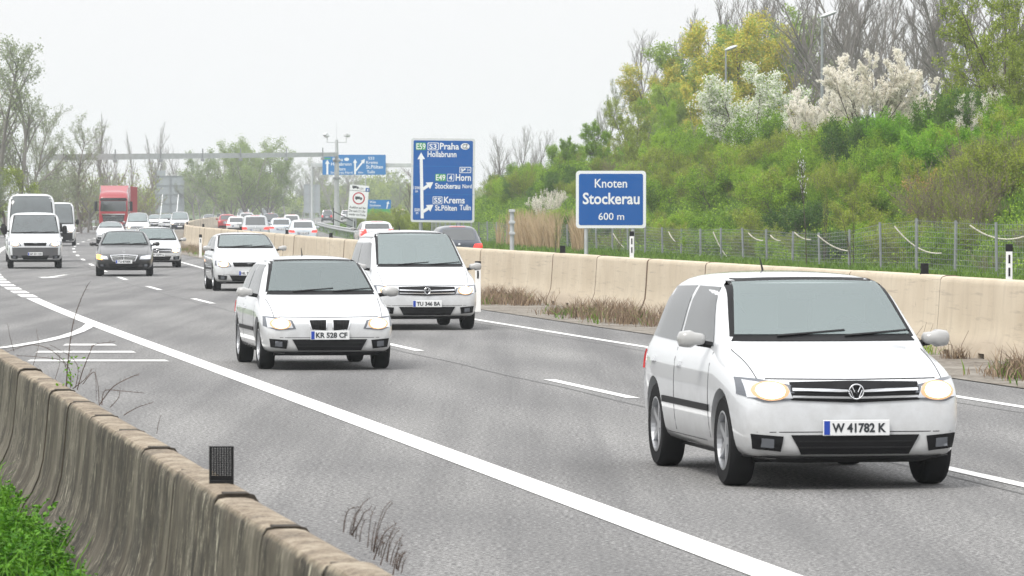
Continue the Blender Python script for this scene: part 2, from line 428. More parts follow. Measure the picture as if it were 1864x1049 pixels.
M['bark_grey'] = m_bark('grey_bark', (.15, .135, .125), (.27, .25, .235))
M['bark_dark'] = m_bark('dark_bark', (.06, .048, .038), (.12, .095, .075))
M['twig'] = m_bark('twigs', (.14, .105, .085), (.24, .195, .165))
M['stem'] = m_bark('weed_stem', (.045, .026, .02), (.10, .06, .04))

# ------------------------------------------------------------------ setting: ground, roads, markings
def frange(a, b, s):
    r = []; x = a
    while x < b - 1e-6: r.append(x); x += s
    r.append(b); return r
GY = frange(-30, 200, 5) + frange(210, 1700, 15)
g = MB().add([(-900, -60, -.12), (900, -60, -.12), (900, 3500, -.12), (-900, 3500, -.12)], [(0, 1, 2, 3)])
tag(g.build('ground', M['ground']), kind='structure')
tag(strip('road', left_edge, lambda y: MM(y) - 1.3, 0, M['asphalt'], GY, 4), kind='structure')
tag(strip('opposite_road', lambda y: MM(y) - .2, lambda y: MM(y) + 11.5, 0, M['asphalt'], GY, 4), kind='structure')
tag(strip('gravel_strip', lambda y: MM(y) - 2.6, lambda y: MM(y) + .15, .012, M['gravel'], GY, 3), kind='structure')
tag(strip('verge', lambda y: nb_line(y) - 14, lambda y: nb_line(y) + .05, -.02, M['ground'], frange(4, 88, 3), 3), kind='structure')
HY = frange(40, 330, 5) + frange(340, 700, 12)
tag(strip('hill', lambda y: MM(y) + 11.4, lambda y: MM(y) + 75, hill_z, M['ground'], HY, 26), kind='structure')

def line(name, f, w, y0, y1, z=.006, st=3):
    return tag(strip(name, lambda y: f(y) - w / 2, lambda y: f(y) + w / 2, z, M['line'], frange(y0, y1, st)), kind='structure')
line('edge_marking', lambda y: LL(y) - 3.82, .30, 8, 112)
line('edge_marking', lambda y: LL(y) + 3.78, .15, 10, 900)
line('edge_marking', lambda y: LL(y) - 7.6, .15, 120, 900)
line('edge_marking', lambda y: MM(y) + 1.05, .15, 20, 900)
line('edge_marking', lambda y: MM(y) + 8.7, .2, 20, 900)
mb = MB()
def dash(mb, f, w, y0, y1, z=.006):
    n = max(1, int((y1 - y0) / 3)); b = len(mb.v)
    for i in range(n + 1):
        y = y0 + (y1 - y0) * i / n
        mb.v += [(f(y) - w / 2, y, z), (f(y) + w / 2, y, z)]
    for i in range(n): mb.f.append((b + 2 * i, b + 2 * i + 1, b + 2 * i + 3, b + 2 * i + 2))
y = 41.25 - 6 - 17.6
while y < 900:
    dash(mb, LL, .15, y, y + 5.8); dash(mb, lambda t: MM(t) + 4.9, .15, y, y + 5.8); y += 17.6
tag(mb.build('lane_markings', M['line'], fix=False), kind='structure')
mb = MB(); y = 113.2
while y < 420:
    dash(mb, lambda t: LL(t) - 3.82, .40, y, y + 3.4); y += 5.3
tag(mb.build('block_markings', M['line'], fix=False), kind='structure')
# painted gore of the slip road
def quadstrip(mb, pts, w, z=.006):
    b = len(mb.v)
    for i, p in enumerate(pts):
        a = Vector(pts[max(i - 1, 0)]); c = Vector(pts[min(i + 1, len(pts) - 1)]); d = (c - a).normalized(); n = Vector((-d.y, d.x)) * w / 2
        mb.v += [(p[0] - n.x, p[1] - n.y, z), (p[0] + n.x, p[1] + n.y, z)]
    for i in range(len(pts) - 1): mb.f.append((b + 2 * i, b + 2 * i + 1, b + 2 * i + 3, b + 2 * i + 2))
def gp(px, py): Y = CH * F / (py - HOR); return (px2x(px, Y), Y)
mb = MB()
quadstrip(mb, [gp(166, 590), gp(158, 597), gp(142, 605), gp(118, 613), gp(80, 622), gp(20, 632), gp(-60, 641)], .20, .010)
for (a, b_, py) in ((118, 232, 613), (120, 205, 627), (70, 240, 640), (55, 300, 656), (20, 350, 672)):
    if py == 613 or py == 672: continue
    Y = CH * F / (py - HOR); Y2 = CH * F / (py + 3.0 - HOR)
    mb.add([(px2x(a, Y), Y, .008), (px2x(b_, Y), Y, .008), (px2x(b_ + 8, Y2), Y2, .008), (px2x(a - 6, Y2), Y2, .008)], [(0, 1, 2, 3)])
tag(mb.build('gore_markings', M['line'], fix=False), kind='structure')
def seam(f, y0, y1, w):
    return tag(strip('road_seam', lambda y: f(y) - w / 2 + .03 * math.sin(y * .7), lambda y: f(y) + w / 2 + .03 * math.sin(y * .7), .003, M['tar'], frange(y0, y1, 2)), kind='structure')
seam(lambda y: LL(y) - .28, 14, 300, .035); seam(lambda y: LL(y) + 3.4, 30, 200, .025)
mb = MB()       # lane arrow
cx, cy = gp(104, 503)
mb.add([(cx - .09, cy - 2, .006), (cx + .09, cy - 2, .006), (cx + .09, cy + 3, .006), (cx - .09, cy + 3, .006), (cx - .42, cy - 2, .006), (cx + .42, cy - 2, .006), (cx, cy - 4.4, .006)], [(0, 1, 2, 3), (4, 5, 6)])
tag(mb.build('lane_arrow_marking', M['line'], fix=False), kind='structure')

# ------------------------------------------------------------------ concrete walls
def joint_strip(prof, w, proud, mt, parent, top=0):
    pr = [(-x - proud, z) for x, z in prof] + [(x + proud, z) for x, z in prof[::-1]]
    pr = [(x, z + (proud + top if z > prof[-1][1] - .012 else 0)) for x, z in pr]
    n = len(pr); V = [(-w / 2, y, z) for y, z in pr] + [(w / 2, y, z) for y, z in pr]
    mb = MB().add(V, [(j, (j + 1) % n, n + (j + 1) % n, n + j) for j in range(n)]); mb.f.append(tuple(range(n))); mb.f.append(tuple(range(n, 2 * n))[::-1])
    return mb.build('joint', mt, parent)
def wall_element(name, length, prof, notch=None, matl=None, gap=.02, topcut=0.0):
    """prof: half profile from the foot to the crown, (half width, z)."""
    full = [(-x, z) for x, z in prof] + [(x, z) for x, z in prof[::-1] if x > 1e-6]
    if notch:
        nn, nw, nh = notch; xs = [(gap, 0)]
        for i in range(nn):
            c = length * (i + .5) / nn
            xs += [(c - nw / 2, 0), (c - nw / 2 + .002, 1), (c + nw / 2 - .002, 1), (c + nw / 2, 0)]
        xs += [(length - gap, 0)]
    else:
        xs = [(gap, 3), (gap + .025, 0), (length * .33, 0), (length * .66, 0), (length - gap - .025, 0), (length - gap, 3)]
    V = []; Q = []; n = len(full)
    for x, k in xs:
        for (y, z) in full:
            if k == 1 and z < notch[2]: z = notch[2]; y = y * .8
            if k == 3: z = z - topcut if z > .6 else z; y *= .99
            V.append((x, y, z))
    for i in range(len(xs) - 1):
        for j in range(n):
            j2 = (j + 1) % n
            Q.append((i * n + j, i * n + j2, (i + 1) * n + j2, (i + 1) * n + j))
    mb = MB().add(V, Q); mb.f.append(tuple(range(n))); mb.f.append(tuple((len(xs) - 1) * n + j for j in range(n))[::-1])
    return mb.build(name, matl, smooth=True)

prof_new = [(.31, 0), (.31, .09), (.235, .26), (.20, .36), (.178, .60), (.15, 1.06), (.145, 1.10), (.12, 1.135), (.06, 1.15)]
proto = wall_element('concrete_barrier', 6.0, prof_new, notch=(3, .34, .085), matl=M['cream'], gap=.014)
joint_strip(prof_new, .05, .006, M['joint'], proto)
y = 22.0; first = True
while y < 620:
    s_ = slope(MM, y); L_ = 6.0 / math.sqrt(1 + s_ * s_)
    o = proto if first else copy_tree(proto)
    first = False
    x0, x1 = MM(y), MM(y + L_)
    o.location = (x0 + rnd.uniform(-.01, .01), y, rnd.uniform(-.006, .006)); o.rotation_euler = (0, 0, math.atan2(L_, x1 - x0))
    zn = ('cream concrete barrier element in the nearest stretch of the median, behind the foreground car' if y < 76 else 'cream concrete barrier element behind the brown weeds, near the white minivan' if y < 112
          else 'cream concrete barrier element between the white minivan and the bend of the median' if y < 290 else 'far cream concrete barrier element beyond the bend of the median')
    tag(o, zn, 'barrier', zn.replace('element', 'elements'))
    y += L_
prof_old = [(.30, 0), (.30, .06), (.27, .12), (.215, .20), (.17, .30), (.14, .42), (.12, .60), (.10, .83), (.092, .87), (.075, .893), (.04, .90)]
proto = wall_element('weathered_wall_element', 2.0, prof_old, matl=M['old'], gap=.006, topcut=.004)
joint_strip(prof_old, .03, .004, M['moss_gap'], proto)  # proud mossy strip, its dark colour also stands in for the shaded gap
MB().box((.04, 0, .9015), (.12, .11, .007), bev=.003).build('slot_dark_strip', M['moss_gap'], proto)  # raised dark mossy box drawn in place of a shaded recess
y = 6.6; first = True; k = 0
while y < 78:
    L_ = 2.0 / math.sqrt(1 + .16 ** 2)
    o = proto if first else copy_tree(proto)
    first = False
    o.location = (nb_line(y), y, rnd.uniform(-.012, .008)); o.rotation_euler = (0, rnd.uniform(-.003, .003), math.atan2(1, -.16) + rnd.uniform(-.003, .003))
    zn = ('weathered wall element carrying the black perforated reflector plate' if y < 21.2 < y + L_ else 'dark streaked weathered wall element between the bottom edge and the reflector plate' if y < 21
          else 'dark streaked weathered wall element between the reflector plate and the brambles' if y < 31 else 'dark streaked weathered wall element beyond the brambles toward the left edge')
    tag(o, zn, 'wall', zn.replace('element', 'elements'))
    y += L_; k += 1

# black reflectors on the median wall
def barrier_marker(yy, i):
    r = empty('barrier_reflector', (MM(yy), yy, 1.15), 0, label='small black reflector block standing on the cream median barrier', cat='reflector', group='black reflectors on the median barrier')
    MB().box((0, 0, .012), (.14, .10, .024)).build('foot', M['black'], r)
    MB().box((0, 0, .095), (.12, .06, .15), bev=.01).build('body', M['black'], r)
for i, yy in enumerate((71, 104.6, 134, 160, 183, 216, 253, 290)): barrier_marker(yy, i)
# perforated black plate on the near wall
Yr = 21.2
r = empty('reflector_plate', (nb_line(Yr) + .012, Yr, .893), R(3), label='black perforated reflector plate standing on the near weathered wall', cat='reflector')
mb = MB()
wv, hv = .112, .178
mb.box((0, 0, .012), (wv, .03, .024), bev=.003)
for xx in (-wv / 2 + .004, wv / 2 - .004): mb.box((xx, 0, hv / 2 + .01), (.008, .008, hv - .02))
mb.box((0, 0, hv - .004), (wv, .008, .008), bev=.002)
for xx in np.linspace(-wv / 2 + .010, wv / 2 - .010, 9): mb.box((float(xx), 0, hv / 2 + .01), (.0062, .005, hv - .03))
for j, zz in enumerate(np.linspace(.034, hv - .014, 17)): mb.box((0, .0005, float(zz)), (wv - .01, .0035, .0054))
mb.build('perforated_plate', M['black'], r)
MB().box((0, .004, .028), (wv - .006, .003, .03)).build('lower_panel', M['trim'], r)

# delineator posts
def delineator(x, y, z0, h, label, slots=1):
    r = empty('delineator_post', (x, y, z0), 0, label=label, cat='marker post', group='white delineator posts')
    mb = MB()
    prof = [(-.06, .045), (0, -.05), (.06, .045)]
    mb.box((0, 0, h / 2), (.12, .07, h), bev=.012); mb.build('shaft', M['white_plastic'], r)
    MB().box((0, 0, h - .03), (.128, .078, .14), bev=.01).build('black_cap', M['black'], r)
    for k in range(slots): MB().box((0, -.038, h - .24 - k * .24), (.035, .012, .16)).build('reflector', M['trim'], r)
Y = 97.0; delineator(px2x(870, Y), Y, 0, 1.02, 'white delineator post beside the white minivan at the gravel strip')
Y = 205.; delineator(px2x(365, Y) , Y, 0, .98, 'white delineator post in the brown weeds by the bend of the barrier')
Y = 87.0
delineator(px2x(1837, Y), Y, .55, 1.0 - .1, 'white delineator post behind the median barrier, near the right edge of the view', 2)
Y = 130.; delineator(px2x(1150, Y), Y, .55, .93, 'white delineator post standing in front of the right post of the town distance sign', 2)

# ------------------------------------------------------------------ guardrails
def guardrail(f, y0, y1, label, step=4.0, zt=.75, side=-1, parts=True):
    r = empty('guardrail', (f(y0), y0, 0), 0, label=label, cat='guardrail')
    ys = frange(y0, y1, 4); pr = [(.0, -.16), (.045, -.12), (.045, -.07), (0, -.03), (0, .0), (.0, .03), (.045, .07), (.045, .12), (0, .16)]
    V = []; Q = []
    for y in ys:
        for (a, b) in pr: V.append((f(y) + side * (a + .06) - f(y0), y - y0, zt - .16 + b))
        for (a, b) in pr[::-1]: V.append((f(y) + side * (a + .056) - f(y0), y - y0, zt - .16 + b))
    n = 2 * len(pr)
    for i in range(len(ys) - 1):
        for j in range(n): Q.append((i * n + j, i * n + (j + 1) % n, (i + 1) * n + (j + 1) % n, (i + 1) * n + j))
    MB().add(V, Q).build('rail', M['galv'], r, smooth=True)
    proto = None; y = y0; n = 0
    while y <= y1 and n < 95:
        if proto is None:
            proto = MB().box((0, 0, zt / 2 - .05), (.06, .1, zt - .06)).build('post', M['galv_dark'], r); o = proto
        else:
            o = proto.copy(); COL.objects.link(o)
        o.location = (f(y) - f(y0), y - y0, 0); y += step; n += 1
    return r
guardrail(lambda y: LL(y) - 8.3, 215, 780, 'long grey guardrail on the far left roadside curving behind the red truck', 6, side=1)
guardrail(lambda y: MM(y) + 11.9, 318, 560, 'grey steel guardrail beside the camera mast on the right roadside', 4, side=-1)

# ------------------------------------------------------------------ signs
_tc = {}
def text_obj(s, x0, x1, z0, z1, m, parent, y=-.004, th=.004, name='lettering', bold=.012, rot=0, label=None):
    key = (s, bold)
    if key not in _tc:
        cu = bpy.data.curves.new('t', 'FONT'); cu.body = s; cu.extrude = .5; cu.offset = bold; cu.resolution_u = 3
        to = bpy.data.objects.new('t', cu); COL.objects.link(to)
        bpy.context.view_layer.update()
        dg = bpy.context.evaluated_depsgraph_get()
        me = bpy.data.meshes.new_from_object(to.evaluated_get(dg))
        co = np.empty(len(me.vertices) * 3, dtype=np.float32); me.vertices.foreach_get('co', co); co = co.reshape(-1, 3)
        fs = [tuple(p.vertices) for p in me.polygons]
        bpy.data.objects.remove(to); _tc[key] = (co, fs)
    co, fs = _tc[key]
    mn, mx = co.min(0), co.max(0); d = co - mn; sz = mx - mn
    V = np.empty_like(co)
    V[:, 0] = x0 + d[:, 0] / sz[0] * (x1 - x0); V[:, 2] = z0 + d[:, 1] / sz[1] * (z1 - z0); V[:, 1] = y + th / 2 - (co[:, 2]) * th
    me = bpy.data.meshes.new(name); me.from_pydata(V.tolist(), [], fs); me.materials.append(m)
    return link(bpy.data.objects.new(name, me), parent)
def rrect(x0, x1, z0, z1, r, n=5):
    pts = []
    for (cx, cz, a) in ((x1 - r, z0 + r, -90), (x1 - r, z1 - r, 0), (x0 + r, z1 - r, 90), (x0 + r, z0 + r, 180)):
        for i in range(n + 1):
            t = R(a + 90 * i / n); pts.append((cx + r * math.cos(t), cz + r * math.sin(t)))
    return pts
def arrow(mb, pts, w, hw, hl, y, t):
    a, b = Vector(pts[-2]), Vector(pts[-1]); d = (b - a).normalized(); n = Vector((-d.y, d.x))
    base = b - d * hl
    s = Vector(pts[0]); 
    mb.poly([tuple(s - n * w / 2), tuple(base - n * w / 2), tuple(base - n * hw / 2), tuple(b), tuple(base + n * hw / 2), tuple(base + n * w / 2), tuple(s + n * w / 2)], y, t)

def arrows(S, lst, m):
    for a_ in lst:
        mb = MB(); arrow(mb, *a_); S.child(mb, 'route_arrow', m)
class Sign:
    """sign panel at distance Y; (px0,px1,py0,py1) are its edges as measured in the photograph"""
    def __init__(s, name, Y, px0, px1, py0, py1, label, cat='road sign', rz=0, tilt=0, ztop=None):
        s.s = F / Y; s.cx = (px0 + px1) / 2; s.cy = (py0 + py1) / 2; s.w = (px1 - px0) / s.s; s.h = (py1 - py0) / s.s
        s.X = px2x(s.cx, Y); s.Z = py2z(s.cy, Y); s.Y = Y
        s.zg = max(0, hill_z(s.X, Y))
        s.root = empty(name, (s.X, Y, s.zg), rz, label=label, cat=cat)
        s.o = bpy.data.objects.new('panel', None)
        s.tilt = tilt
        s.zc = s.Z - s.zg
        s.pan = None
    def x(s, px): return (px - s.cx) / s.s
    def z(s, py): return (s.cy - py) / s.s
    def fin(s, o):
        o.location = (0, 0, s.zc); o.rotation_euler = (0, s.tilt, 0); return o
    def panel(s, back, face, border, r=.12):
        w, h = s.w / 2, s.h / 2
        s.pan = s.fin(MB().poly(rrect(-w, w, -h, h, r), -.02, .05).build('panel', back, s.root))
        f = MB().poly(rrect(-w + border, w - border, -h + border, h - border, r * .6), -.026, .008).build('face', face, s.pan)
        return f
    def child(s, mb, name, m): return mb.build(name, m, s.pan)
    def box(s, p0, p1, q0, q1, m, y=-.031, t=.006, name='symbol_field', r=.05):
        return MB().poly(rrect(s.x(p0), s.x(p1), s.z(q1), s.z(q0), r, 3), y, t).build(name, m, s.pan)
    def text(s, t, p0, p1, q0, q1, m=None, y=-.036, bold=.012):
        return text_obj(t, s.x(p0), s.x(p1), s.z(q1), s.z(q0), m or M['sign_white'], s.pan, y, .005, bold=bold)
    def posts(s, xs, r, m, top=None):
        for x in xs: MB().tube([(x, .09, -.3), (x, .09, (top if top else s.zc + s.h / 2 - .2))], r, 10).build('post', m, s.root, smooth=True)

# town distance sign
S = Sign('distance_sign', 189, 1048.3, 1175.9, 311.2, 415.6, 'blue motorway junction sign reading Knoten Stockerau 600 m on two posts', rz=R(-2))
S.panel(M['sign_white'], M['sign_blue'], .12, .14)
c5 = lambda cx: 860 + cx / 3.277
d5 = lambda cy: 180 + cy / 3.277
S.text('Knoten', c5(730), c5(922), d5(478), d5(531), bold=.01)
S.text('Stockerau', c5(658), c5(997), d5(560), d5(630), bold=.02)
S.text('600 m', c5(752), c5(905), d5(680), d5(723), bold=.005)
S.posts([S.x(1067), S.x(1152)], .085, M['galv'])

# large direction sign
S = Sign('direction_sign', 262, 748.2, 864.3, 252.3, 405, 'large blue direction sign with route arrows for Praha, Horn and Krems', rz=R(-2), tilt=R(.6))
S.panel(M['sign_grey'], M['sign_blue'], .12, .12)
a = lambda v: 740 + v / 5.993
b = lambda v: 240 + v / 5.993
S.box(a(97), a(208), b(122), b(203), M['sign_green']); S.text('E59', a(105), a(203), b(130), b(196), y=-.039)
S.box(a(226), a(348), b(120), b(203), M['sign_white']); S.box(a(233), a(341), b(127), b(196), M['sign_blue'], y=-.034, t=.003); S.text('S3', a(245), a(325), b(135), b(190), y=-.041, bold=.02)
S.text('Praha', a(360), a(570), b(122), b(195), bold=.02)
S.child(MB().poly([(S.x(a(636)) + math.cos(t) * .25, S.z(b(158)) + math.sin(t) * .18) for t in np.linspace(0, 2 * math.pi, 24, endpoint=False)], -.032, .006), 'country_oval', M['sign_white'])
S.text('CZ', a(608), a(665), b(135), b(182), M['ink'], y=-.038, bold=.02)
S.text('Hollabrunn', a(227), a(542), b(213), b(278), bold=.02)
arrows(S, [([(S.x(a(176)), S.z(b(948))), (S.x(a(156)), S.z(b(228)))], .17, .42, .38, -.034, .008),
    ([(S.x(a(180)), S.z(b(628))), (S.x(a(292)), S.z(b(552)))], .17, .44, .36, -.036, .008),
    ([(S.x(a(185)), S.z(b(875))), (S.x(a(296)), S.z(b(797)))], .17, .44, .36, -.036, .008)], M['sign_white'])
S.box(a(60), a(735), b(376), b(380), M['sign_blue2'], r=.004, name='divider'); S.box(a(60), a(735), b(682), b(686), M['sign_blue2'], r=.004, name='divider')
S.box(a(578), a(705), b(383), b(448), M['sign_white'], r=.03); S.box(a(585), a(698), b(390), b(441), M['sign_blue'], y=-.034, t=.003, r=.02)
mb = MB(); arrow(mb, [(S.x(a(603)), S.z(b(437))), (S.x(a(603)), S.z(b(395)))], .05, .12, .08, -.038, .004); arrow(mb, [(S.x(a(606)), S.z(b(430))), (S.x(a(645)), S.z(b(398)))], .06, .15, .1, -.039, .004); S.child(mb, 'exit_symbol', M['sign_white'])
S.text('31', a(660), a(688), b(402), b(430), y=-.039)
S.box(a(313), a(430), b(460), b(540), M['sign_green']); S.text('E49', a(322), a(422), b(468), b(532), y=-.039)
S.box(a(443), a(520), b(460), b(540), M['sign_white']); S.box(a(448), a(515), b(465), b(535), M['sign_blue'], y=-.034, t=.003); S.text('4', a(462), a(500), b(474), b(528), y=-.041, bold=.02)
S.text('Horn', a(537), a(703), b(460), b(535), bold=.02)
S.text('Stockerau', a(313), a(587), b(560), b(622), bold=.02); S.text('Nord', a(612), a(712), b(570), b(615), bold=.015)
S.box(a(288), a(393), b(707), b(790), M['sign_white']); S.box(a(294), a(387), b(713), b(784), M['sign_blue'], y=-.034, t=.003); S.text('S5', a(302), a(380), b(720), b(776), y=-.041, bold=.02)
S.text('Krems', a(412), a(638), b(708), b(782), bold=.02)
S.text('St.Pölten', a(315), a(552), b(800), b(862), bold=.02); S.text('Tulln', a(583), a(705), b(795), b(855), bold=.02)
S.text('1200', a(78), a(148), b(600), b(630)); S.text('m', a(98), a(126), b(645), b(665)); S.text('500', a(90), a(148), b(838), b(872)); S.text('m', a(106), a(132), b(882), b(902))
S.posts([-1.25, .9], .11, M['galv_dark'])

# overhead gantry with blue sign
Yg = 620; X0, X1 = px2x(568, Yg), px2x(792, Yg); zb = py2z(301, Yg)
r = empty('sign_gantry', (X0, Yg, 0), 0, label='grey gantry over the far carriageway carrying the blue overhead direction sign', cat='gantry')
MB().tube([(0, 0, 0), (0, 0, zb + .3)], .22, 10, .16).build('column', M['galv'], r, smooth=True)
MB().tube([(X1 - X0, 0, 0), (X1 - X0, 0, zb + .3)], .22, 10, .16).build('column', M['galv'], r, smooth=True)
MB().box(((X1 - X0) / 2, 0, zb), (X1 - X0, .5, .55), bev=.05).build('beam', M['galv'], r)
S = Sign('overhead_sign', Yg - .6, 587.2, 702.3, 282, 318.5, 'blue overhead direction sign hanging on the far gantry behind the camera mast')
S.root.location.z = 0; S.zc = S.Z
S.panel(M['sign_blue2'], M['sign_blue2'], .06, .1)
a = lambda v: 580 + v / 5.828
b = lambda v: 230 + v / 5.828
S.box(a(52), a(130), b(335), b(351), M['sign_green'])
S.text('Praha', a(150), a(258), b(335), b(370)); S.text('Hollabrunn', a(133), a(350), b(384), b(418)); S.text('Horn', a(195), a(285), b(438), b(470)); S.text('Stockerau Nord', a(128), a(358), b(480), b(503))
S.child(MB().poly([(S.x(a(298)) + math.cos(t) * .33, S.z(b(351)) + math.sin(t) * .22) for t in np.linspace(0, 2 * math.pi, 16, endpoint=False)], -.032, .006), 'country_oval', M['sign_white'])
S.text('S33', a(528), a(590), b(325), b(355)); S.text('Krems', a(505), a(628), b(368), b(400)); S.text('St.Pölten', a(505), a(682), b(412), b(450)); S.text('Tulln', a(512), a(597), b(470), b(500)); S.text('300m', a(418), a(472), b(482), b(500))
arrows(S, [([(S.x(a(93)), S.z(b(512))), (S.x(a(93)), S.z(b(355)))], .26, .62, .55, -.034, .008),
    ([(S.x(a(387)), S.z(b(512))), (S.x(a(387)), S.z(b(348)))], .24, .58, .5, -.034, .008),
    ([(S.x(a(392)), S.z(b(475))), (S.x(a(492)), S.z(b(348)))], .22, .6, .55, -.036, .008)], M['sign_white'])

# lorry overtaking ban sign
S = Sign('lorry_ban_sign', 400, 632.5, 672, 337, 397.5, 'tall white sign with a red ring and lorry symbol, leaning beside the guardrail', tilt=R(4.5))
S.w = 35.5 / S.s; S.panel(M['sign_grey'], M['sign_white'], .04, .06)
k = 5.828; a = lambda v: 580 + v / k; b = lambda v: 230 + v / k
S.cx = a(425); S.cy = b(800)
ring = []
c0 = (S.x(a(427)), S.z(b(765)))
for nm, rr, mt, yy in (('red_ring', .53, M['sign_red'], -.032), ('ring_field', .42, M['sign_white'], -.037)):
    S.child(MB().poly([(c0[0] + math.cos(t) * rr, c0[1] + math.sin(t) * rr) for t in np.linspace(0, 2 * math.pi, 28, endpoint=False)], yy, .006), nm, mt)
def lorry_icon(cx, cz, w, y):
    h = w * .5; mb = MB()
    mb.poly([(cx - w / 2, cz - h * .25), (cx + w * .18, cz - h * .25), (cx + w * .18, cz + h * .5), (cx - w / 2, cz + h * .5)], y, .004)
    mb.poly([(cx + w * .21, cz - h * .25), (cx + w / 2, cz - h * .25), (cx + w / 2, cz + h * .1), (cx + w * .4, cz + h * .35), (cx + w * .21, cz + h * .35)], y, .004)
    for q in (-.3, .33): mb.poly([(cx + q * w + math.cos(t) * h * .2, cz - h * .3 + math.sin(t) * h * .2) for t in np.linspace(0, 2 * math.pi, 10, endpoint=False)], y - .001, .004)
    return mb
S.child(lorry_icon(c0[0], c0[1], .6, -.042), 'lorry_symbol', M['ink'])
S.child(lorry_icon(S.x(a(385)), S.z(b(652)), .55, -.036), 'lorry_symbol', M['ink'])
S.box(a(322), a(528), b(684), b(688), M['ink'], r=.004, name='divider')
S.box(a(492), a(534), b(648), b(690), M['sign_blue']); S.text('4', a(503), a(523), b(655), b(683), y=-.042)
S.text('3,5t', a(425), a(470), b(650), b(672), M['ink'])
S.text('Ausfahrt auf der', a(335), a(515), b(850), b(876), M['ink']); S.text('Die nach 21 Uhr', a(335), a(510), b(888), b(914), M['ink']); S.text('wieder von Praha', a(335), a(512), b(926), b(950), M['ink'])
S.posts([-.42, .62], .05, M['galv'], top=py2z(318, 400))

# green and blue sign behind it
S = Sign('route_sign', 520, 668, 711.5, 364, 392.5, 'blue and green direction sign with a white curved arrow, half hidden by shrubs', tilt=R(.5))
S.panel(M['sign_blue2'], M['sign_blue2'], .05, .05)
S.box(669, 711, 380.5, 392, M['sign_green'], r=.03, name='green_field')
S.text('Wien', 673, 684, 366, 370); S.text('Stockerau', 673, 693, 372, 376)
arrows(S, [([(S.x(704), S.z(380)), (S.x(707), S.z(366))], .12, .36, .3, -.034, .008)], M['sign_white'])
S.posts([-.8, .8], .06, M['galv_dark'])

# backs of two signs
def sign_back(Y, px0, px1, py0, py1, label, nx, nz, leg=True):
    s = F / Y; X = px2x((px0 + px1) / 2, Y); w = (px1 - px0) / s; z0, z1 = py2z(py1, Y), py2z(py0, Y)
    r = empty('road_sign', (X, Y, 0), R(4), label=label, cat='road sign')
    MB().box((0, .06, (z0 + z1) / 2), (w, .04, z1 - z0)).build('panel', M['signback'], r)
    mb = MB()
    for i in range(nz + 1): mb.box((0, -.02, z0 + .06 + (z1 - z0 - .12) * i / nz), (w, .1, .09))
    mb.build('cross_rails', M['galv_dark'], r)
    for i in range(nx):
        x = -w / 2 + .12 + (w - .24) * i / (nx - 1)
        MB().box((x, -.12, z1 / 2), (.16, .12, z1)).build('post', M['galv_dark'], r)
    if leg:
        for x in (-w * .25, w * .3): MB().tube([(x - .4, -3.2, 0), (x, -.2, z1 * .6)], .09, 6).build('brace', M['alu'], r)
    return r
r = sign_back(700, 283, 335.5, 320, 388, 'large grey back of a road sign with a grid frame, right of the red truck', 3, 4)
MB().box((-1.3, .06, py2z(315.5, 700)), (1.3, .05, .8)).build('top_panel', M['signback'], r)
sign_back(1010, 553, 583, 336, 388, 'smaller pale back of a road sign, left of the camera mast', 4, 3, False)

# ------------------------------------------------------------------ camera mast and sensor gantry
Ya, Yb = 408, 440
Xa, Xb = px2x(82, Ya), px2x(613, Yb); za, zb2 = py2z(287, Ya), py2z(281.5, Yb)
r = empty('sensor_gantry', (Xa, Ya, 0), 0, label='long thin grey gantry beam spanning the road left of the camera mast', cat='gantry')
V = Vector((Xb - Xa, Yb - Ya, 0))
MB().tube([(0, 0, 0), (0, 0, za)], .24, 10, .2).build('column', M['galv'], r, smooth=True)
mb = MB(); d = V.normalized(); n = Vector((-d.y, d.x, 0)) * .2
P0 = Vector((-.4, 0, za)); P1 = Vector((V.x, V.y, zb2))
vs_ = []
for P, hh in ((P0, .28), (P1, .2)):
    for a_, b_ in ((-1, -1), (1, -1), (1, 1), (-1, 1)): vs_.append(P + n * a_ + Vector((0, 0, hh * b_)))
mb.add(vs_, [(0, 1, 2, 3), (7, 6, 5, 4), (0, 4, 5, 1), (1, 5, 6, 2), (2, 6, 7, 3), (3, 7, 4, 0)])
mb.build('beam', M['galv'], r)
for t in (.24, .39, .53, .66, .82, .95):
    p = P0.lerp(P1, t)
    mb = MB().box(p + Vector((0, -.32, .15)), (.1, .25, 1.0)); mb.box(p + Vector((0, -.5, -.38)), (.34, .5, .26), bev=.04)
    mb.build('detector', M['galv_dark'], r)
r = empty('camera_mast', (Xb, Yb, 0), 0, label='tall slim grey mast with a crossbar and two traffic cameras beside the guardrail', cat='mast')
zt = py2z(247, Yb)
MB().tube([(0, 0, 0), (0, 0, 3.0)], .30, 12, .26).tube([(0, 0, 3.0), (0, 0, 6.2)], .24, 12, .22).tube([(0, 0, 6.2), (0, 0, zt - .4)], .2, 12, .13).build('pole', M['galv'], r, smooth=True)
MB().lathe([(.3, 0), (.36, .02), (.36, .2), (.3, .22)], 'Z', 12, (0, 0, py2z(327, Yb))).lathe([(.3, 0), (.36, .02), (.36, .2), (.3, .22)], 'Z', 12, (0, 0, py2z(295, Yb))).build('collar', M['galv_dark'], r)
zc = py2z(259, Yb); sc_ = F / Yb
MB().tube([(-.93, 0, zc), (.95, 0, zc)], .05, 6).build('crossbar', M['galv'], r)
MB().tube([(0, 0, zt - .4), (0, 0, zt + 1.3)], .02, 5, .008).build('lightning_rod', M['galv'], r)
for x, tz in ((-.9, .3), (.9, -.25)):
    mb = MB().tube([(x, 0, zc), (x, 0, zc + .45)], .04, 6); mb.build('bracket', M['galv'], r)
    o = MB().box((0, 0, 0), (.42, .6, .3), bev=.06).box((.1, -.3, 0), (.2, .1, .2), bev=.03).build('camera', M['alu'], r); o.location = (x + (-.1 if x < 0 else .05), 0, zc + .65); o.rotation_euler = (0, tz + .5, .5)
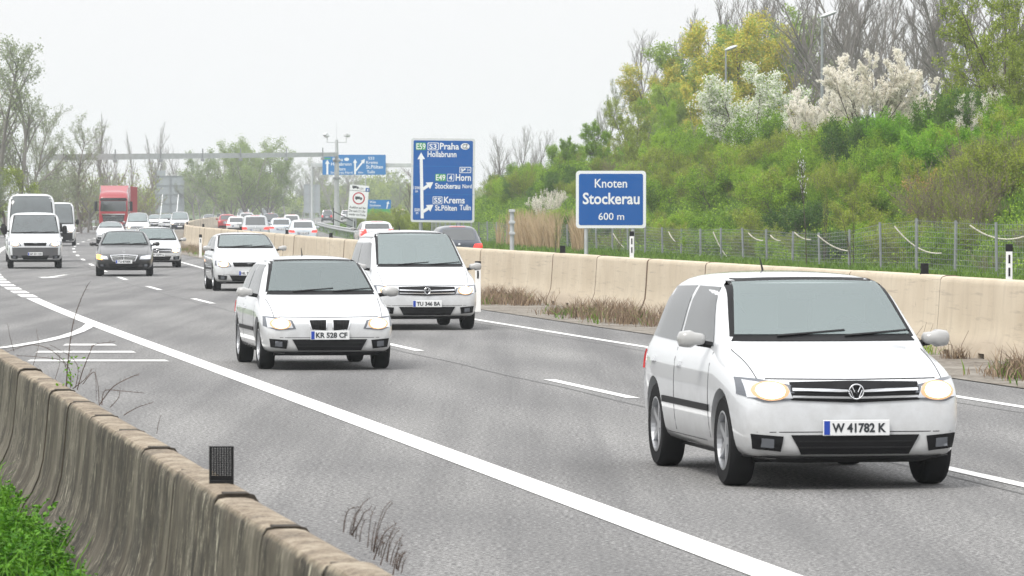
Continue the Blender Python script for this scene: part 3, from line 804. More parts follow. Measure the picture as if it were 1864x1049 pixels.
mb = MB().box((0, 0, .8), (.9, .6, 1.6), bev=.03).box((0, 0, 1.63), (1.0, .7, .05))
o = mb.build('control_cabinet', M['galv_dark']); o.location = (px2x(640, 425), 425, 0); tag(o, 'dark grey control cabinet standing behind the guardrail below the lorry ban sign', 'cabinet')
r = empty('service_railing', (px2x(607, 420), 420, 0), label='thin dark steel railing around the foot of the camera mast', cat='railing')
MB().tube([(0, 0, 0), (0, 0, 2.2)], .05, 6).build('post', M['trim'], r)
MB().tube([(1.9, .5, 0), (1.9, .5, 1.0)], .05, 6).build('post', M['trim'], r)
MB().tube([(0, 0, 1.9), (1.9, .5, .95)], .04, 6).tube([(0, 0, 1.2), (1.9, .5, .4)], .04, 6).build('handrail', M['trim'], r)

# ------------------------------------------------------------------ fence
FO = 16.0
fy = [125 + i * 5.15 for i in range(36)]
def fence_x(y): return MM(y) + FO
def fence_h(y): return 1.78 - .42 * ss(140, 155, y) + 0.05 * math.sin(y)
r = empty('wire_fence', (fence_x(fy[0]), fy[0], 0), 0, label='long wire mesh fence on steel posts along the foot of the green bank', cat='fence')
fx0, fy0 = fence_x(fy[0]), fy[0]
proto = None
for i, y in enumerate(fy):
    h = fence_h(y)
    if proto is None: proto = MB().tube([(0, 0, -.2), (0, 0, 1.0)], .042, 8).build('post', M['galv_dark'], r, smooth=True); o = proto
    else: o = proto.copy(); COL.objects.link(o)
    o.location = (fence_x(y) - fx0, y - fy0, 0); o.scale = (1, 1, h + .04); o.rotation_euler = (rnd.uniform(-.02, .02), rnd.uniform(-.03, .03), 0)
mb = MB()
for k in range(12):
    t = (k + .3) / 11.5
    mb.tube([(fence_x(y) - fx0, y - fy0 - .05, min(1, t) * fence_h(y)) for y in fy], .006, 3, cap=False)
for i in range(len(fy) - 1):
    for q in range(1, 18):
        y = fy[i] + (fy[i + 1] - fy[i]) * q / 18; h = fence_h(y)
        mb.tube([(fence_x(y) - fx0, y - fy0 - .05, 0.02), (fence_x(y) - fx0, y - fy0 - .05, h)], .004, 3, cap=False)
mb.build('wire_mesh', M['galv_dark'], r, fix=False)
# ropes sagging from the fence
for i, (pa, qa, pb, qb, sag, lab) in enumerate([
        (1765, 410, 1864, 430, .22, 'rightmost pale rope sagging from the wire fence'), (1628, 412, 1712, 461, .25, 'pale rope hanging in a deep bow left of the tall fence post'),
        (1488, 428, 1545, 457, .12, 'pale rope hanging by the bare sapling behind the fence'), (1446, 423, 1475, 436, .08, 'short pale rope just right of the thick light fence post'),
        (1402, 428, 1420, 438, .06, 'short pale rope between two fence posts left of the thick post'), (1362, 424, 1388, 438, .08, 'pale rope sloping down from the fence top near its middle'),
        (1298, 422, 1328, 474, .12, 'long steep pale rope hanging almost to the barrier'), (1217, 422, 1229, 440, .05, 'short pale rope on the fence just right of the town sign'),
        (1116, 425, 1136, 451, .06, 'pale rope below the middle of the town distance sign'), (996, 412, 1013, 438, .08, 'steep pale rope on the fence left of the town sign'),
        (968, 408, 980, 424, .05, 'small pale rope in front of the dry reeds'), (933, 400, 952, 425, .08, 'pale rope hanging from the tall fitted post')]):
    Y = 200.
    for _ in range(30):      # where the sight line meets the fence
        Y += ((MM(Y) + FO - .12) - px2x(pa, Y)) / ((pa - 932) / F + .13) * .6
    Y2 = Y - (pb - pa) / F * Y / .23
    Y2 = max(118, Y - 6)
    A = Vector((MM(Y) + FO - .12, Y, py2z(qa, Y))); B = Vector((A.x + px2x(pb, Y) - px2x(pa, Y), Y - .3, py2z(qb, Y)))
    pts = [A.lerp(B, t) + Vector((0, 0, -sag * 4 * t * (1 - t))) for t in np.linspace(0, 1, 10)]
    o = MB().tube([p - A for p in pts], .022, 5).build('hanging_rope', M['rope']); o.location = A
    tag(o, lab, 'rope', 'pale ropes hanging from the fence')
Y = 195.; X = px2x(932, Y)
r = empty('fitted_post', (X, Y, 0), 0, label='taller steel post with bolted fittings at the left end of the fence', cat='post')
MB().tube([(0, 0, 0), (0, 0, py2z(386, Y))], .09, 8).build('shaft', M['galv'], r, smooth=True)
for q in (384, 405, 425): MB().box((0, -.05, py2z(q, Y)), (.26, .24, .12), bev=.02).build('fitting', M['galv'], r)

# ------------------------------------------------------------------ lamps on the bank
def street_lamp(px, py, Y, label, sc=1.0, flip=1):
    X = px2x(px, Y); zg = hill_z(X, Y); zt = py2z(py, Y) - zg
    r = empty('street_lamp', (X, Y, zg), 0, label=label, cat='street lamp', group='street lamps on the bank')
    MB().tube([(0, 0, -.3), (0, 0, zt)], .11, 10, .06).build('pole', M['galv_dark'], r, smooth=True)
    mb = MB().tube([(0, 0, zt), (.05 * flip, 0, zt + .08), (.25 * flip, 0, zt + .14)], .06, 6); mb.build('bracket', M['galv'], r)
    bm = bmesh.new(); bmesh.ops.create_uvsphere(bm, u_segments=16, v_segments=8, radius=1)
    bmesh.ops.scale(bm, vec=(.48, .2, .15), verts=bm.verts)
    for v in bm.verts:
        if v.co.z < 0: v.co.z *= .45
    me = bpy.data.meshes.new('lamp_head'); bm.to_mesh(me); bm.free(); me.materials.append(M['alu']); me.shade_smooth()
    o = link(bpy.data.objects.new('lamp_head', me), r); o.location = (.35 * flip, 0, zt + .2); o.rotation_euler = (0, -R(20) * flip, 0)
    o2 = MB().box((.05, 0, -.07), (.6, .3, .03), bev=.01).build('lamp_glass', M['lens'], o)
street_lamp(1496, 34, 250, 'grey street lamp on the bank between the blossoming trees and the sky')
street_lamp(1321, 94, 315, 'smaller grey street lamp on the bank in front of the yellow willow')
street_lamp(1750, -60, 192, 'tall lamp pole on the bank beside the olive green tree, its head out of view')
# ------------------------------------------------------------------ vehicles
def section(w, zb, belt, zc, wr=None, zr=None):
    if zr is None:
        return [(0, zb), (w * .86, zb), (w * .975, zb + .09), (w, zb + (belt - zb) * .55), (w * .985, belt - .06), (w * .93, belt),
                (w * .82, belt + .62 * (zc - belt)), (w * .60, zc - .012), (w * .32, zc), (0, zc + .006)]
    return [(0, zb), (w * .86, zb), (w * .975, zb + .09), (w, zb + (belt - zb) * .55), (w * .985, belt - .06), (w * .94, belt),
            ((w * .93 + wr) / 2 + .015, (belt + zr - .04) / 2), (wr, zr - .045), (wr * .58, zr - .004), (0, zr + .01)]

def loft_body(stations, arches, name, mt, parent, lev=2):
    """stations: (x, section) from the nose to the tail"""
    n = len(stations[0][1]); V = []; Q = []
    ring = 2 * n - 2
    for x, s in stations:
        full = [(y, z) for y, z in s] + [(-y, z) for y, z in s[-2:0:-1]]
        V += [(x, y, z) for y, z in full]
    for i in range(len(stations) - 1):
        for j in range(ring):
            j2 = (j + 1) % ring; Q.append((i * ring + j, (i + 1) * ring + j, (i + 1) * ring + j2, i * ring + j2))
    for i, rev in ((0, False), (len(stations) - 1, True)):
        b = i * ring
        for j in range(0, n - 1):
            if j == 0: f = (b, b + 1, b + ring - 1)
            elif j == n - 2: f = (b + j, b + j + 1, b + ring - j)
            else: f = (b + j, b + j + 1, b + ring - j - 1, b + ring - j)
            Q.append(f if rev else f[::-1])
    me = bpy.data.meshes.new('t'); me.from_pydata(V, [], Q)
    o = bpy.data.objects.new('t', me); COL.objects.link(o)
    bm = bmesh.new(); bm.from_mesh(me); bmesh.ops.recalc_face_normals(bm, faces=bm.faces[:]); bm.to_mesh(me); bm.free()
    sd = o.modifiers.new('s', 'SUBSURF'); sd.levels = lev; sd.render_levels = lev
    cut = []
    for (ax, az, ar, hw) in arches:
        for sg in (-1, 1):
            c = MB().lathe([(0, -.24), (ar, -.24), (ar, .24), (0, .24)], 'Y', 28, (ax, sg * (hw - .02), az)).build('c', mt)
            cut.append(c); b = o.modifiers.new('b', 'BOOLEAN'); b.operation = 'DIFFERENCE'; b.object = c; b.solver = 'EXACT'
    bpy.context.view_layer.update()
    dg = bpy.context.evaluated_depsgraph_get()
    res = bpy.data.meshes.new_from_object(o.evaluated_get(dg))
    for c in cut: bpy.data.objects.remove(c)
    bpy.data.objects.remove(o)
    res.name = name; res.materials.clear(); res.materials.append(mt)
    res.shade_smooth(); res.set_sharp_from_angle(angle=R(38))
    b = link(bpy.data.objects.new(name, res), parent)
    bm = bmesh.new(); bm.from_mesh(res); bv = BVHTree.FromBMesh(bm); bm.free()
    return b, bv

def resample(p, n):
    p = [Vector(q) for q in p]; L_ = [0]
    for i in range(1, len(p)): L_.append(L_[-1] + (p[i] - p[i - 1]).length)
    o = []
    for k in range(n):
        t = L_[-1] * k / (n - 1); i = max(0, min(len(p) - 2, max([j for j in range(len(p)) if L_[j] <= t + 1e-9]) if L_[-1] else 0))
        d = L_[i + 1] - L_[i]; o.append(p[i].lerp(p[i + 1], (t - L_[i]) / d if d else 0))
    return o
def patch(bv, lo, hi, axis, off, name, mt, parent, n=14, rows=6, th=.012, mb=None, sg=1):
    lo, hi = resample(lo, n), resample(hi, n)
    V = []; N = []
    for r_ in range(rows):
        for k in range(n):
            p = lo[k].lerp(hi[k], r_ / (rows - 1))
            if axis == 'F': o, d = Vector((9, p.x, p.y)), Vector((-1, 0, 0))
            elif axis == 'B': o, d = Vector((-9, p.x, p.y)), Vector((1, 0, 0))
            elif axis == 'S': o, d = Vector((p.x, 9 * sg, p.y)), Vector((0, -sg, 0))
            else: o, d = Vector((p.x, p.y, 9)), Vector((0, 0, -1))
            h, nn, _, _ = bv.ray_cast(o, d)
            if h is None:
                o2 = o + d * 8; h, nn, _, _ = bv.find_nearest(o2)
            if nn.dot(d) > 0: nn = -nn
            V.append(h + nn * off); N.append(nn)
    Q = [(r_ * n + k, r_ * n + k + 1, (r_ + 1) * n + k + 1, (r_ + 1) * n + k) for r_ in range(rows - 1) for k in range(n - 1)]
    rim = list(range(n)) + [r_ * n + n - 1 for r_ in range(1, rows)] + [(rows - 1) * n + k for k in range(n - 2, -1, -1)] + [r_ * n for r_ in range(rows - 2, 0, -1)]
    b = len(V)
    V += [V[i] - N[i] * (th) for i in rim]
    for i in range(len(rim)):
        j = (i + 1) % len(rim); Q.append((rim[i], rim[j], b + j, b + i))
    if mb is not None: mb.add(V, Q); return
    return MB().add(V, Q).build(name, mt, parent, smooth=True)

_wheels = {}
def wheel(parent, x, y, r, w, side, spokes=5):
    key = (round(r, 3), w, side, spokes)
    if key in _wheels:
        o = _wheels[key].copy(); COL.objects.link(o); o.parent = parent; o.location = (x, y, r)
        for c in _wheels[key].children: c2 = c.copy(); COL.objects.link(c2); c2.parent = o
        return o
    h = w / 2
    o = MB().lathe([(r * .62, -h * .9), (r * .93, -h), (r * .985, -h * .8), (r, -h * .5), (r, h * .5), (r * .985, h * .8), (r * .93, h), (r * .62, h * .9)], 'Y', 36).build('wheel', M['rubber'], parent, smooth=True)
    o.location = (x, y, r)
    s = side; mb = MB().lathe([(r * .66, s * h * .95), (r * .62, s * h * .97), (r * .60, s * h * .6), (r * .58, -s * h * .2)], 'Y', 36)
    mb.lathe([(0, s * h * .72), (r * .12, s * h * .72), (r * .14, s * h * .55)], 'Y', 18)
    for k in range(spokes):
        t = 2 * math.pi * k / spokes; c, q = math.cos(t), math.sin(t)
        def P(a, rad, yy): return (c * rad - q * a, yy * s, q * rad + c * a)
        ww = r * .085
        v = [P(-ww, r * .08, h * .72), P(ww, r * .08, h * .72), P(ww * .8, r * .62, h * .86), P(-ww * .8, r * .62, h * .86), P(-ww, r * .08, h * .4), P(ww, r * .08, h * .4), P(ww * .8, r * .62, h * .5), P(-ww * .8, r * .62, h * .5)]
        mb.add(v, [(0, 1, 2, 3), (7, 6, 5, 4), (0, 4, 5, 1), (1, 5, 6, 2), (2, 6, 7, 3), (3, 7, 4, 0)])
    mb.build('rim', M['rim'], o)
    MB().lathe([(r * .6, -.03), (0, -.03)], 'Y', 24).build('brake_disc', M['galv_dark'], o)
    _wheels[key] = o
    return o

def plate(parent, x, z, txt, face=1, w=.52):
    o = MB().box((0, 0, 0), (.016, w, .12), bev=.006).build('number_plate', M['plate'], parent); o.location = (x, 0, z)
    MB().box((face * .009, -face * -(-w / 2 + .03), 0), (.004, .045, .105)).build('country_band', M['eu_blue'], o)
    if txt:
        t = text_obj(txt, -w / 2 + .07, w / 2 - .03, -.036, .036, M['ink'], o, y=-.012, th=.004, bold=.03)
        t.rotation_euler = (0, 0, R(90) * face)
    return o

STY = dict(
  hatch=dict(cowl=1.0, cz=.98, nose=.70, wt=1.86, rr=.62, rb=.14, dk=.92, wrf=.73, belt=.90, sed=False),
  suv=dict(cowl=1.05, cz=1.10, nose=.84, wt=1.80, rr=.55, rb=.10, dk=1.02, wrf=.76, belt=1.00, sed=False),
  mpv=dict(cowl=.82, cz=1.10, nose=.78, wt=1.98, rr=.40, rb=.08, dk=1.05, wrf=.77, belt=.99, sed=False),
  sedan=dict(cowl=1.22, cz=.97, nose=.68, wt=2.02, rr=1.55, rb=.78, dk=.98, wrf=.70, belt=.90, sed=True),
  van=dict(cowl=.86, cz=1.24, nose=.96, wt=1.50, rr=.14, rb=.06, dk=1.15, wrf=.87, belt=1.16, sed=False),
)
def vehicle(name, label, cat, X, Y, front=True, style='hatch', L=4.3, Wd=1.8, H=1.5, paint='p_white', group=None, lights='on', txt=None, detail=2,
            heading=None, glass='glass', face='plain', bumper=None, spokes=5, tail='tail', gr=.20, yaw=0):
    """X, Y: where its end facing the camera touches down"""
    st = STY[style]; hw = Wd / 2
    sl_ = slope(LL, Y) if front else slope(MM, Y)
    hd = Vector((-sl_, -1, 0)) if front else Vector((sl_, 1, 0))
    hd.normalize()
    rz = math.atan2(hd.y, hd.x) + yaw
    hd = Vector((math.cos(rz), math.sin(rz), 0))
    ctr = Vector((X, Y, 0)) - hd * (L / 2) * (1 if front else -1)
    r = empty(name, ctr, rz, label=label, cat=cat, group=group)
    X0 = L / 2
    cw, cz, ns, wt, rr, rb, dk, wrf, bl = (st[k] for k in ('cowl', 'cz', 'nose', 'wt', 'rr', 'rb', 'dk', 'wrf', 'belt'))
    zb = gr
    wr = hw * wrf
    S_ = []
    def add(s, w, zb_, belt, zc, wr_=None, zr=None): S_.append((X0 - s, section(w, zb_, belt, zc, wr_, zr)))
    add(0.0, hw * .74, zb + .10, ns - .12, ns - .07)
    add(.045, hw * .88, zb + .04, ns - .08, ns - .015)
    add(.20, hw * .965, zb, ns - .03, ns + .045)
    t = .5
    add(cw * .52, hw, zb, ns + (bl - ns) * .55, ns + (cz - ns) * .66)
    add(cw * .97, hw, zb, bl, cz)
    add(cw + .06, hw, zb, bl + .005, cz + .05, hw * .86, cz + .06)
    add(cw + (wt - cw) * .5, hw, zb, bl + .01, 0, hw * .80 if wrf < .8 else hw * .88, cz + (H - .03 - cz) * .54)
    add(wt - .05, hw, zb, bl + .012, 0, wr, H - .035)
    add(wt + .28, hw, zb, bl + .015, 0, wr, H - .008)
    add((wt + L - rr) / 2 + .1, hw, zb, bl + .02, 0, wr, H)
    add(L - rr - .15, hw, zb, bl + .03, 0, wr * .985, H - .02 - (.05 if st['sed'] else 0))
    add(L - rr + .02, hw * .99, zb, bl + .035, 0, wr * .97, H - .06 - (.03 if st['sed'] else 0))
    if st['sed']:
        add(L - (rr + rb) / 2, hw * .985, zb, bl + .03, 0, hw * .76, dk + (H - dk) * .48)
        add(L - rb, hw * .98, zb, bl + .02, dk)
        add(L - .35, hw * .97, zb, bl + .0, dk + .01)
        add(L - .06, hw * .90, zb + .06, dk - .08, dk - .015)
        add(L, hw * .76, zb + .12, dk - .16, dk - .10)
    else:
        add(L - (rr + rb) * .5, hw * .98, zb, bl + .03, 0, wr * .98, (dk + H) / 2 + .03)
        add(L - rb, hw * .955, zb + .02, bl - .02, 0, wr * 1.02 if wrf < .8 else wr, dk + .10)
        add(L - .02, hw * .90, zb + .06, bl - .10, 0, wr * .98, dk)
        add(L, hw * .78, zb + .14, bl - .16, dk - .10)
    wr_ = .325 if style in ('hatch', 'sedan') else .35
    fx, rx = X0 - (.80 if style != 'van' else .85), -X0 + (.78 if not st['sed'] else .98)
    arches = [(fx, wr_ , wr_ + .055, hw), (rx, wr_, wr_ + .055, hw)]
    if detail == 0: arches = []
    body, bv = loft_body(S_, arches, 'body', M[paint], r, 2)
    P = lambda *a, **k: patch(bv, *a, **k)
    # glazing
    zt = H - .085
    yb = hw * .80 if wrf < .8 else hw * .86
    yt = wr * .90 if wrf < .8 else wr * .93
    zc0 = cz + .055
    def row(y0, z, bow=0): return [(-y0, z), (-y0 * .5, z + bow), (0, z + bow * 1.3), (y0 * .5, z + bow), (y0, z)]
    cabin = front and detail >= 2 and style != 'van'
    if style == 'van': yt = wr * .86; zt = H - .135
    if not cabin:
        P(row(yb + .015, zc0 - .045), row(yt + .012, zt + .025, .012), 'F', .007, 'windscreen_seal', M['trim'], r, n=20, rows=12)
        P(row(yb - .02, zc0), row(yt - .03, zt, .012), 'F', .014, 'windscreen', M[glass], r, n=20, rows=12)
    else:
        mb = MB()
        P(row(yb + .015, zc0 - .045), row(yb - .028, zc0 + .014), 'F', .007, '', None, None, n=20, rows=3, mb=mb)
        P(row(yt - .036, zt - .004, .012), row(yt + .012, zt + .028, .012), 'F', .007, '', None, None, n=20, rows=3, mb=mb)
        for sg in (-1, 1): P([(sg * (yb - .034), zc0 - .01), (sg * (yt - .042), zt + .006)], [(sg * (yb + .018), zc0 - .01), (sg * (yt + .014), zt + .012)], 'F', .007, '', None, None, n=14, rows=3, mb=mb)
        mb.build('windscreen_seal', M['trim'], r, smooth=True)
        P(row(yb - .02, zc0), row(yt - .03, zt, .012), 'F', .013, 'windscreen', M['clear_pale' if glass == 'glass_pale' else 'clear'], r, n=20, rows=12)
        a_ = [(-(yb - .018), zc0 + .002), (yb - .018, zc0 + .002), (yt - .028, zt), (-(yt - .028), zt)]
        xa, xb = X0 + .5, X0 - wt - 1.25
        cm = MB().add([(xa, q[0], q[1]) for q in a_] + [(xb, q[0], q[1]) for q in a_], [(0, 1, 2, 3), (7, 6, 5, 4), (0, 4, 5, 1), (1, 5, 6, 2), (2, 6, 7, 3), (3, 7, 4, 0)]).build('c', M['cabin'])
        cm.parent = r
        b_ = body.modifiers.new('b', 'BOOLEAN'); b_.operation = 'DIFFERENCE'; b_.object = cm; b_.solver = 'EXACT'; b_.material_mode = 'TRANSFER'
        bpy.context.view_layer.update()
        res = bpy.data.meshes.new_from_object(body.evaluated_get(bpy.context.evaluated_depsgraph_get()))
        body.modifiers.clear(); body.data = res; bpy.data.objects.remove(cm)
        res.name = 'body'
        zs_ = zc0
        MB().box((X0 - cw - .46, 0, zs_ + .012), (.34, yb * 1.5, .05), bev=.02).box((X0 - cw - .52, yb * .45, zs_ + .05), (.16, .34, .06), bev=.02).build('dashboard', M['trim'], r)
        sw = MB().tube([(0, .18 * math.cos(t), .18 * math.sin(t)) for t in np.linspace(0, 2 * math.pi, 22)], .014, 6, cap=False).build('steering_wheel', M['black'], r); sw.location = (X0 - cw - .70, .36, zs_ - .04); sw.rotation_euler = (0, R(-22), 0)
        for sg in (-1, 1):
            st_ = MB().box((X0 - wt - .42, sg * .36, zs_ + .02), (.16, .46, .56), bev=.06).build('seat', M['seat'], r, smooth=True)
            MB().box((X0 - wt - .42, sg * .36, H - .30 if H > 1.6 else H - .27), (.10, .25, .17), bev=.045).tube([(X0 - wt - .42, sg * .36 - .06, zs_ + .2), (X0 - wt - .42, sg * .36 - .06, H - .36)], .008, 5).tube([(X0 - wt - .42, sg * .36 + .06, zs_ + .2), (X0 - wt - .42, sg * .36 + .06, H - .36)], .008, 5).build('headrest', M['seat'], st_, smooth=True)
        MB().box((X0 - wt - .08, 0, zt - .10), (.03, .24, .07), bev=.012).build('inner_mirror', M['trim'], r)
    if detail >= 1:
        for q in (-.42, .18):
            P([(q * hw, zc0 - .02), (q * hw + .55, zc0 + .022)], [(q * hw, zc0 - .009), (q * hw + .55, zc0 + .032)], 'F', .02, 'wiper', M['trim'], r, n=6, rows=2, th=.010)
        if not cabin: P([(-.10, zt - .10), (.10, zt - .10)], [(-.09, zt - .04), (.09, zt - .04)], 'F', .004, 'inner_mirror', M['trim'], r, n=4, rows=2, th=.004)
    # side windows
    xs0 = X0 - cw - .22; xs1 = X0 - wt + .0; xe = -X0 + rr + (.10 if st['sed'] else -.02)
    zlo, zhi = bl + .065, H - .12
    xm = (xs1 + xe) / 2 + .12
    for sg in (-1, 1):
        a0, a1 = xs0 - .10, xs1 - .10
        P([(a0, zlo), (xm + .05, zlo)], [(a1, zhi), (xm + .05, zhi)], 'S', .006, 'side_window', M['glass_dark'], r, n=8, rows=5, sg=sg)
        if style != 'van' or 'window' in face:
            P([(xm - .05, zlo), (xe - .10, zlo + .02)], [(xm - .05, zhi), (xe + .12, zhi - .02)], 'S', .006, 'side_window', M['glass_dark'], r, n=8, rows=5, sg=sg)
        if detail >= 1:
            for xx in (xm, xs0 - .02):
                P([(xx - .006, zb + .14), (xx + .006, zb + .14)], [(xx - .006, bl + .02), (xx + .006, bl + .02)], 'S', .002, 'door_seam', M['trim'], r, n=2, rows=8, sg=sg, th=.004)
            for xx in (xm + .20, xe + .25 if not st['sed'] else xe + .2):
                P([(xx - .09, bl - .12), (xx + .09, bl - .12)], [(xx - .09, bl - .085), (xx + .09, bl - .085)], 'S', .02, 'door_handle', M[paint], r, n=4, rows=2, sg=sg, th=.02)
            P([(-X0 + .9, zb + .02), (X0 - 1.15, zb + .02)], [(-X0 + .9, zb + .11), (X0 - 1.15, zb + .11)], 'S', .004, 'sill', M['black'], r, n=8, rows=2, sg=sg, th=.004)
    # rear end
    if st['sed']:
        P(row(hw * .72, dk + .05), row(wr * .84, H - .13, .01), 'B', .006, 'rear_window', M['glass_dark'], r, rows=7)
    else:
        P(row(wr * .90, dk + .06), row(wr * .84, H - .15, .01), 'B', .006, 'rear_window', M['glass_dark'], r, rows=7)
    ty0, ty1 = (.56, .95) if style != 'van' else (.80, .97)
    tz0, tz1 = (dk - .24, dk - .06) if style in ('hatch', 'sedan', 'suv') else (dk - .35, dk + .05)
    if not front or detail >= 2:
        for sg in (-1, 1):
            P([(sg * hw * ty0, tz0 + .03), (sg * hw * ty1, tz0 + .02)], [(sg * hw * (ty0 + .06), tz1 - .02), (sg * hw * (ty1 - .01), tz1)], 'B', .012, 'tail_light', M[tail], r, n=7, rows=4)
        P(row(hw * .82, zb + .12), row(hw * .86, zb + .30), 'B', .016, 'rear_bumper', M[bumper or 'black'], r, rows=3)
        P(row(.36, dk - .33), row(.36, dk - .19), 'B', .003, 'plate_recess', M['galv_dark'], r, rows=3)
        plate(r, -X0 - .022, dk - .27, txt if not front else None, -1)
        P([(-.045, dk - .12), (.045, dk - .12)], [(-.03, dk - .05), (.03, dk - .05)], 'B', .012, 'badge', M['chrome'], r, n=4, rows=3)
        P(row(.30, H - .055), row(.28, H - .035), 'B', .01, 'brake_light', M['tail'], r, rows=2)
    if front:
        zl0, zl1 = ns - .155, ns - .015          # lamp band
        lamp = M['lamp_on']
        if face == 'star':
            hl_in, hl_out = .50, .93
        else:
            hl_in, hl_out = .50, .955
        for sg in (-1, 1):
            P([(sg * hw * hl_in, zl0 + .01), (sg * hw * .78, zl0 - .01), (sg * hw * hl_out, zl0 + .045)], [(sg * hw * (hl_in + .05), zl1 - .025), (sg * hw * .8, zl1 + .02), (sg * hw * (hl_out - .01), zl1 + .03)], 'F', .008, 'headlight', M['lens'], r, n=12, rows=5)
            hl = r.children[-1]
            P([(sg * hw * (hl_in + .04), zl0 + .02), (sg * hw * .90, zl0 + .025)], [(sg * hw * (hl_in + .08), zl1 - .04), (sg * hw * .91, zl1 + .01)], 'F', .012, 'reflector', M['chrome'], hl, n=9, rows=4)
            if lights == 'on':
                cy_, cz_ = hw * .72, (zl0 + zl1) / 2
                for rx_, rz_, of_, nm_, mt_ in ((.135, .066, .017, 'lit_ring', 'lens_lit'), (.105, .052, .022, 'lit_bulb', 'lamp_on')):
                    an = [math.pi * q / 10 for q in range(11)]
                    P([(sg * (cy_ - rx_ * math.cos(t)), cz_ - rz_ * math.sin(t) - .002) for t in an], [(sg * (cy_ - rx_ * math.cos(t)), cz_ + rz_ * math.sin(t) + .002) for t in an], 'F', of_, nm_, M[mt_], hl, n=11, rows=4)
            elif lights == 'amber' and sg < 0:
                P([(sg * hw * .74, zl0 + .0), (sg * hw * .92, zl0 + .03)], [(sg * hw * .78, zl1 + .0), (sg * hw * .93, zl1 + .03)], 'F', .014, 'lit_indicator', M['lamp_amber'], hl, n=6, rows=4)
        gz0, gz1 = ns - .17, ns - .03
        if face == 'kidney':
            for sg in (-1, 1):
                P([(sg * .035, gz0 - .02), (sg * .25, gz0 + .0)], [(sg * .03, gz1 + .01), (sg * .29, gz1 + .005)], 'F', .010, 'grille_frame', M['chrome'], r, n=6, rows=4)
                gf = r.children[-1]
                P([(sg * .052, gz0 - .0), (sg * .235, gz0 + .018)], [(sg * .048, gz1 - .008), (sg * .268, gz1 - .012)], 'F', .016, 'grille_mesh', M['trim'], gf, n=6, rows=4)
                mb = MB()
                for q in range(5):
                    yy = sg * (.07 + q * .038); P([(yy - .004, gz0 + .01), (yy + .004, gz0 + .01)], [(yy - .004, gz1 - .015), (yy + .004, gz1 - .015)], 'F', .022, '', None, None, n=2, rows=4, mb=mb)
                mb.build('grille_bars', M['black'], gf)
        elif face == 'star':
            P([(-.36, gz0 - .03), (0, gz0 - .055), (.36, gz0 - .03)], [(-.44, gz1 + .02), (0, gz1 + .04), (.44, gz1 + .02)], 'F', .010, 'grille_frame', M['chrome'], r, n=12, rows=5)
            gf = r.children[-1]
            P([(-.34, gz0 - .008), (0, gz0 - .03), (.34, gz0 - .008)], [(-.41, gz1 + .003), (0, gz1 + .02), (.41, gz1 + .003)], 'F', .015, 'grille_mesh', M['trim'], gf, n=12, rows=5)
            mb = MB()
            for q in range(4):
                zz = gz0 + .01 + q * .036; P([(-.38, zz), (0, zz - .008), (.38, zz)], [(-.38, zz + .012), (0, zz + .004), (.38, zz + .012)], 'F', .021, '', None, None, n=9, rows=2, mb=mb)
            P([(-.009, gz0 - .03), (.009, gz0 - .03)], [(-.009, gz1 + .03), (.009, gz1 + .03)], 'F', .026, '', None, None, n=2, rows=4, mb=mb)
            mb.build('grille_bars', M['alu'], gf)
            mb = MB().tube([(math.cos(t) * 0, .038 * math.cos(t), .038 * math.sin(t)) for t in np.linspace(0, 2 * math.pi, 17)], .004, 5, cap=False)
            for q in range(3):
                t = R(90 + 120 * q); mb.tube([(0, 0, 0), (0, .036 * math.cos(t), .036 * math.sin(t))], .004, 4, .0015)
            o = mb.build('badge', M['chrome'], r); o.location = (X0 - .20, 0, ns + .115)
        elif face.startswith('wide'):
            P([(-.50, gz0 + .02), (0, gz0 - .0), (.50, gz0 + .02)], [(-.50, gz1 + .01), (0, gz1 + .02), (.50, gz1 + .01)], 'F', .010, 'grille', M['trim'], r, n=12, rows=4)
            gf = r.children[-1]; mb = MB()
            for q in range(2):
                zz = gz0 + .04 + q * .05; P([(-.49, zz), (0, zz - .01), (.49, zz)], [(-.49, zz + .016), (0, zz + .006), (.49, zz + .016)], 'F', .018, '', None, None, n=9, rows=2, mb=mb)
            mb.build('grille_bars', M['chrome'], gf)
            mb = MB().tube([(0, .056 * math.cos(t), .056 * math.sin(t)) for t in np.linspace(0, 2 * math.pi, 25)], .006, 6, cap=False)
            mb.tube([(0, -.034, .040), (0, -.012, -.006), (0, 0, .016), (0, .012, -.006), (0, .034, .040)], .005, 5).tube([(0, -.046, .012), (0, -.022, -.044), (0, 0, -.004), (0, .022, -.044), (0, .046, .012)], .005, 5)
            o = mb.build('badge', M['chrome'], r); o.location = (X0 + .030, 0, ns - .085)
            bk = MB().lathe([(0, .008), (.056, .008), (.056, .02)], 'Y', 20).build('badge_field', M['trim'], o); bk.rotation_euler = (0, 0, R(90))
        else:
            P([(-.38, gz0 + .03), (.38, gz0 + .03)], [(-.42, gz1 - .005), (.42, gz1 - .005)], 'F', .010, 'grille', M['trim'], r, n=10, rows=3)
            gf = r.children[-1]; mb = MB()
            P([(-.38, gz0 + .075), (.38, gz0 + .075)], [(-.38, gz0 + .088), (.38, gz0 + .088)], 'F', .016, '', None, None, n=8, rows=2, mb=mb); mb.build('grille_bars', M['black'], gf)
        # lower bumper: intakes, fog lamps, lip
        lz0, lz1 = zb + .075, zb + .215
        if bumper:
            P(row(hw * .90, zb + .04), row(hw * .93, ns - .20), 'F', .008, 'front_bumper', M[bumper], r, n=18, rows=6)
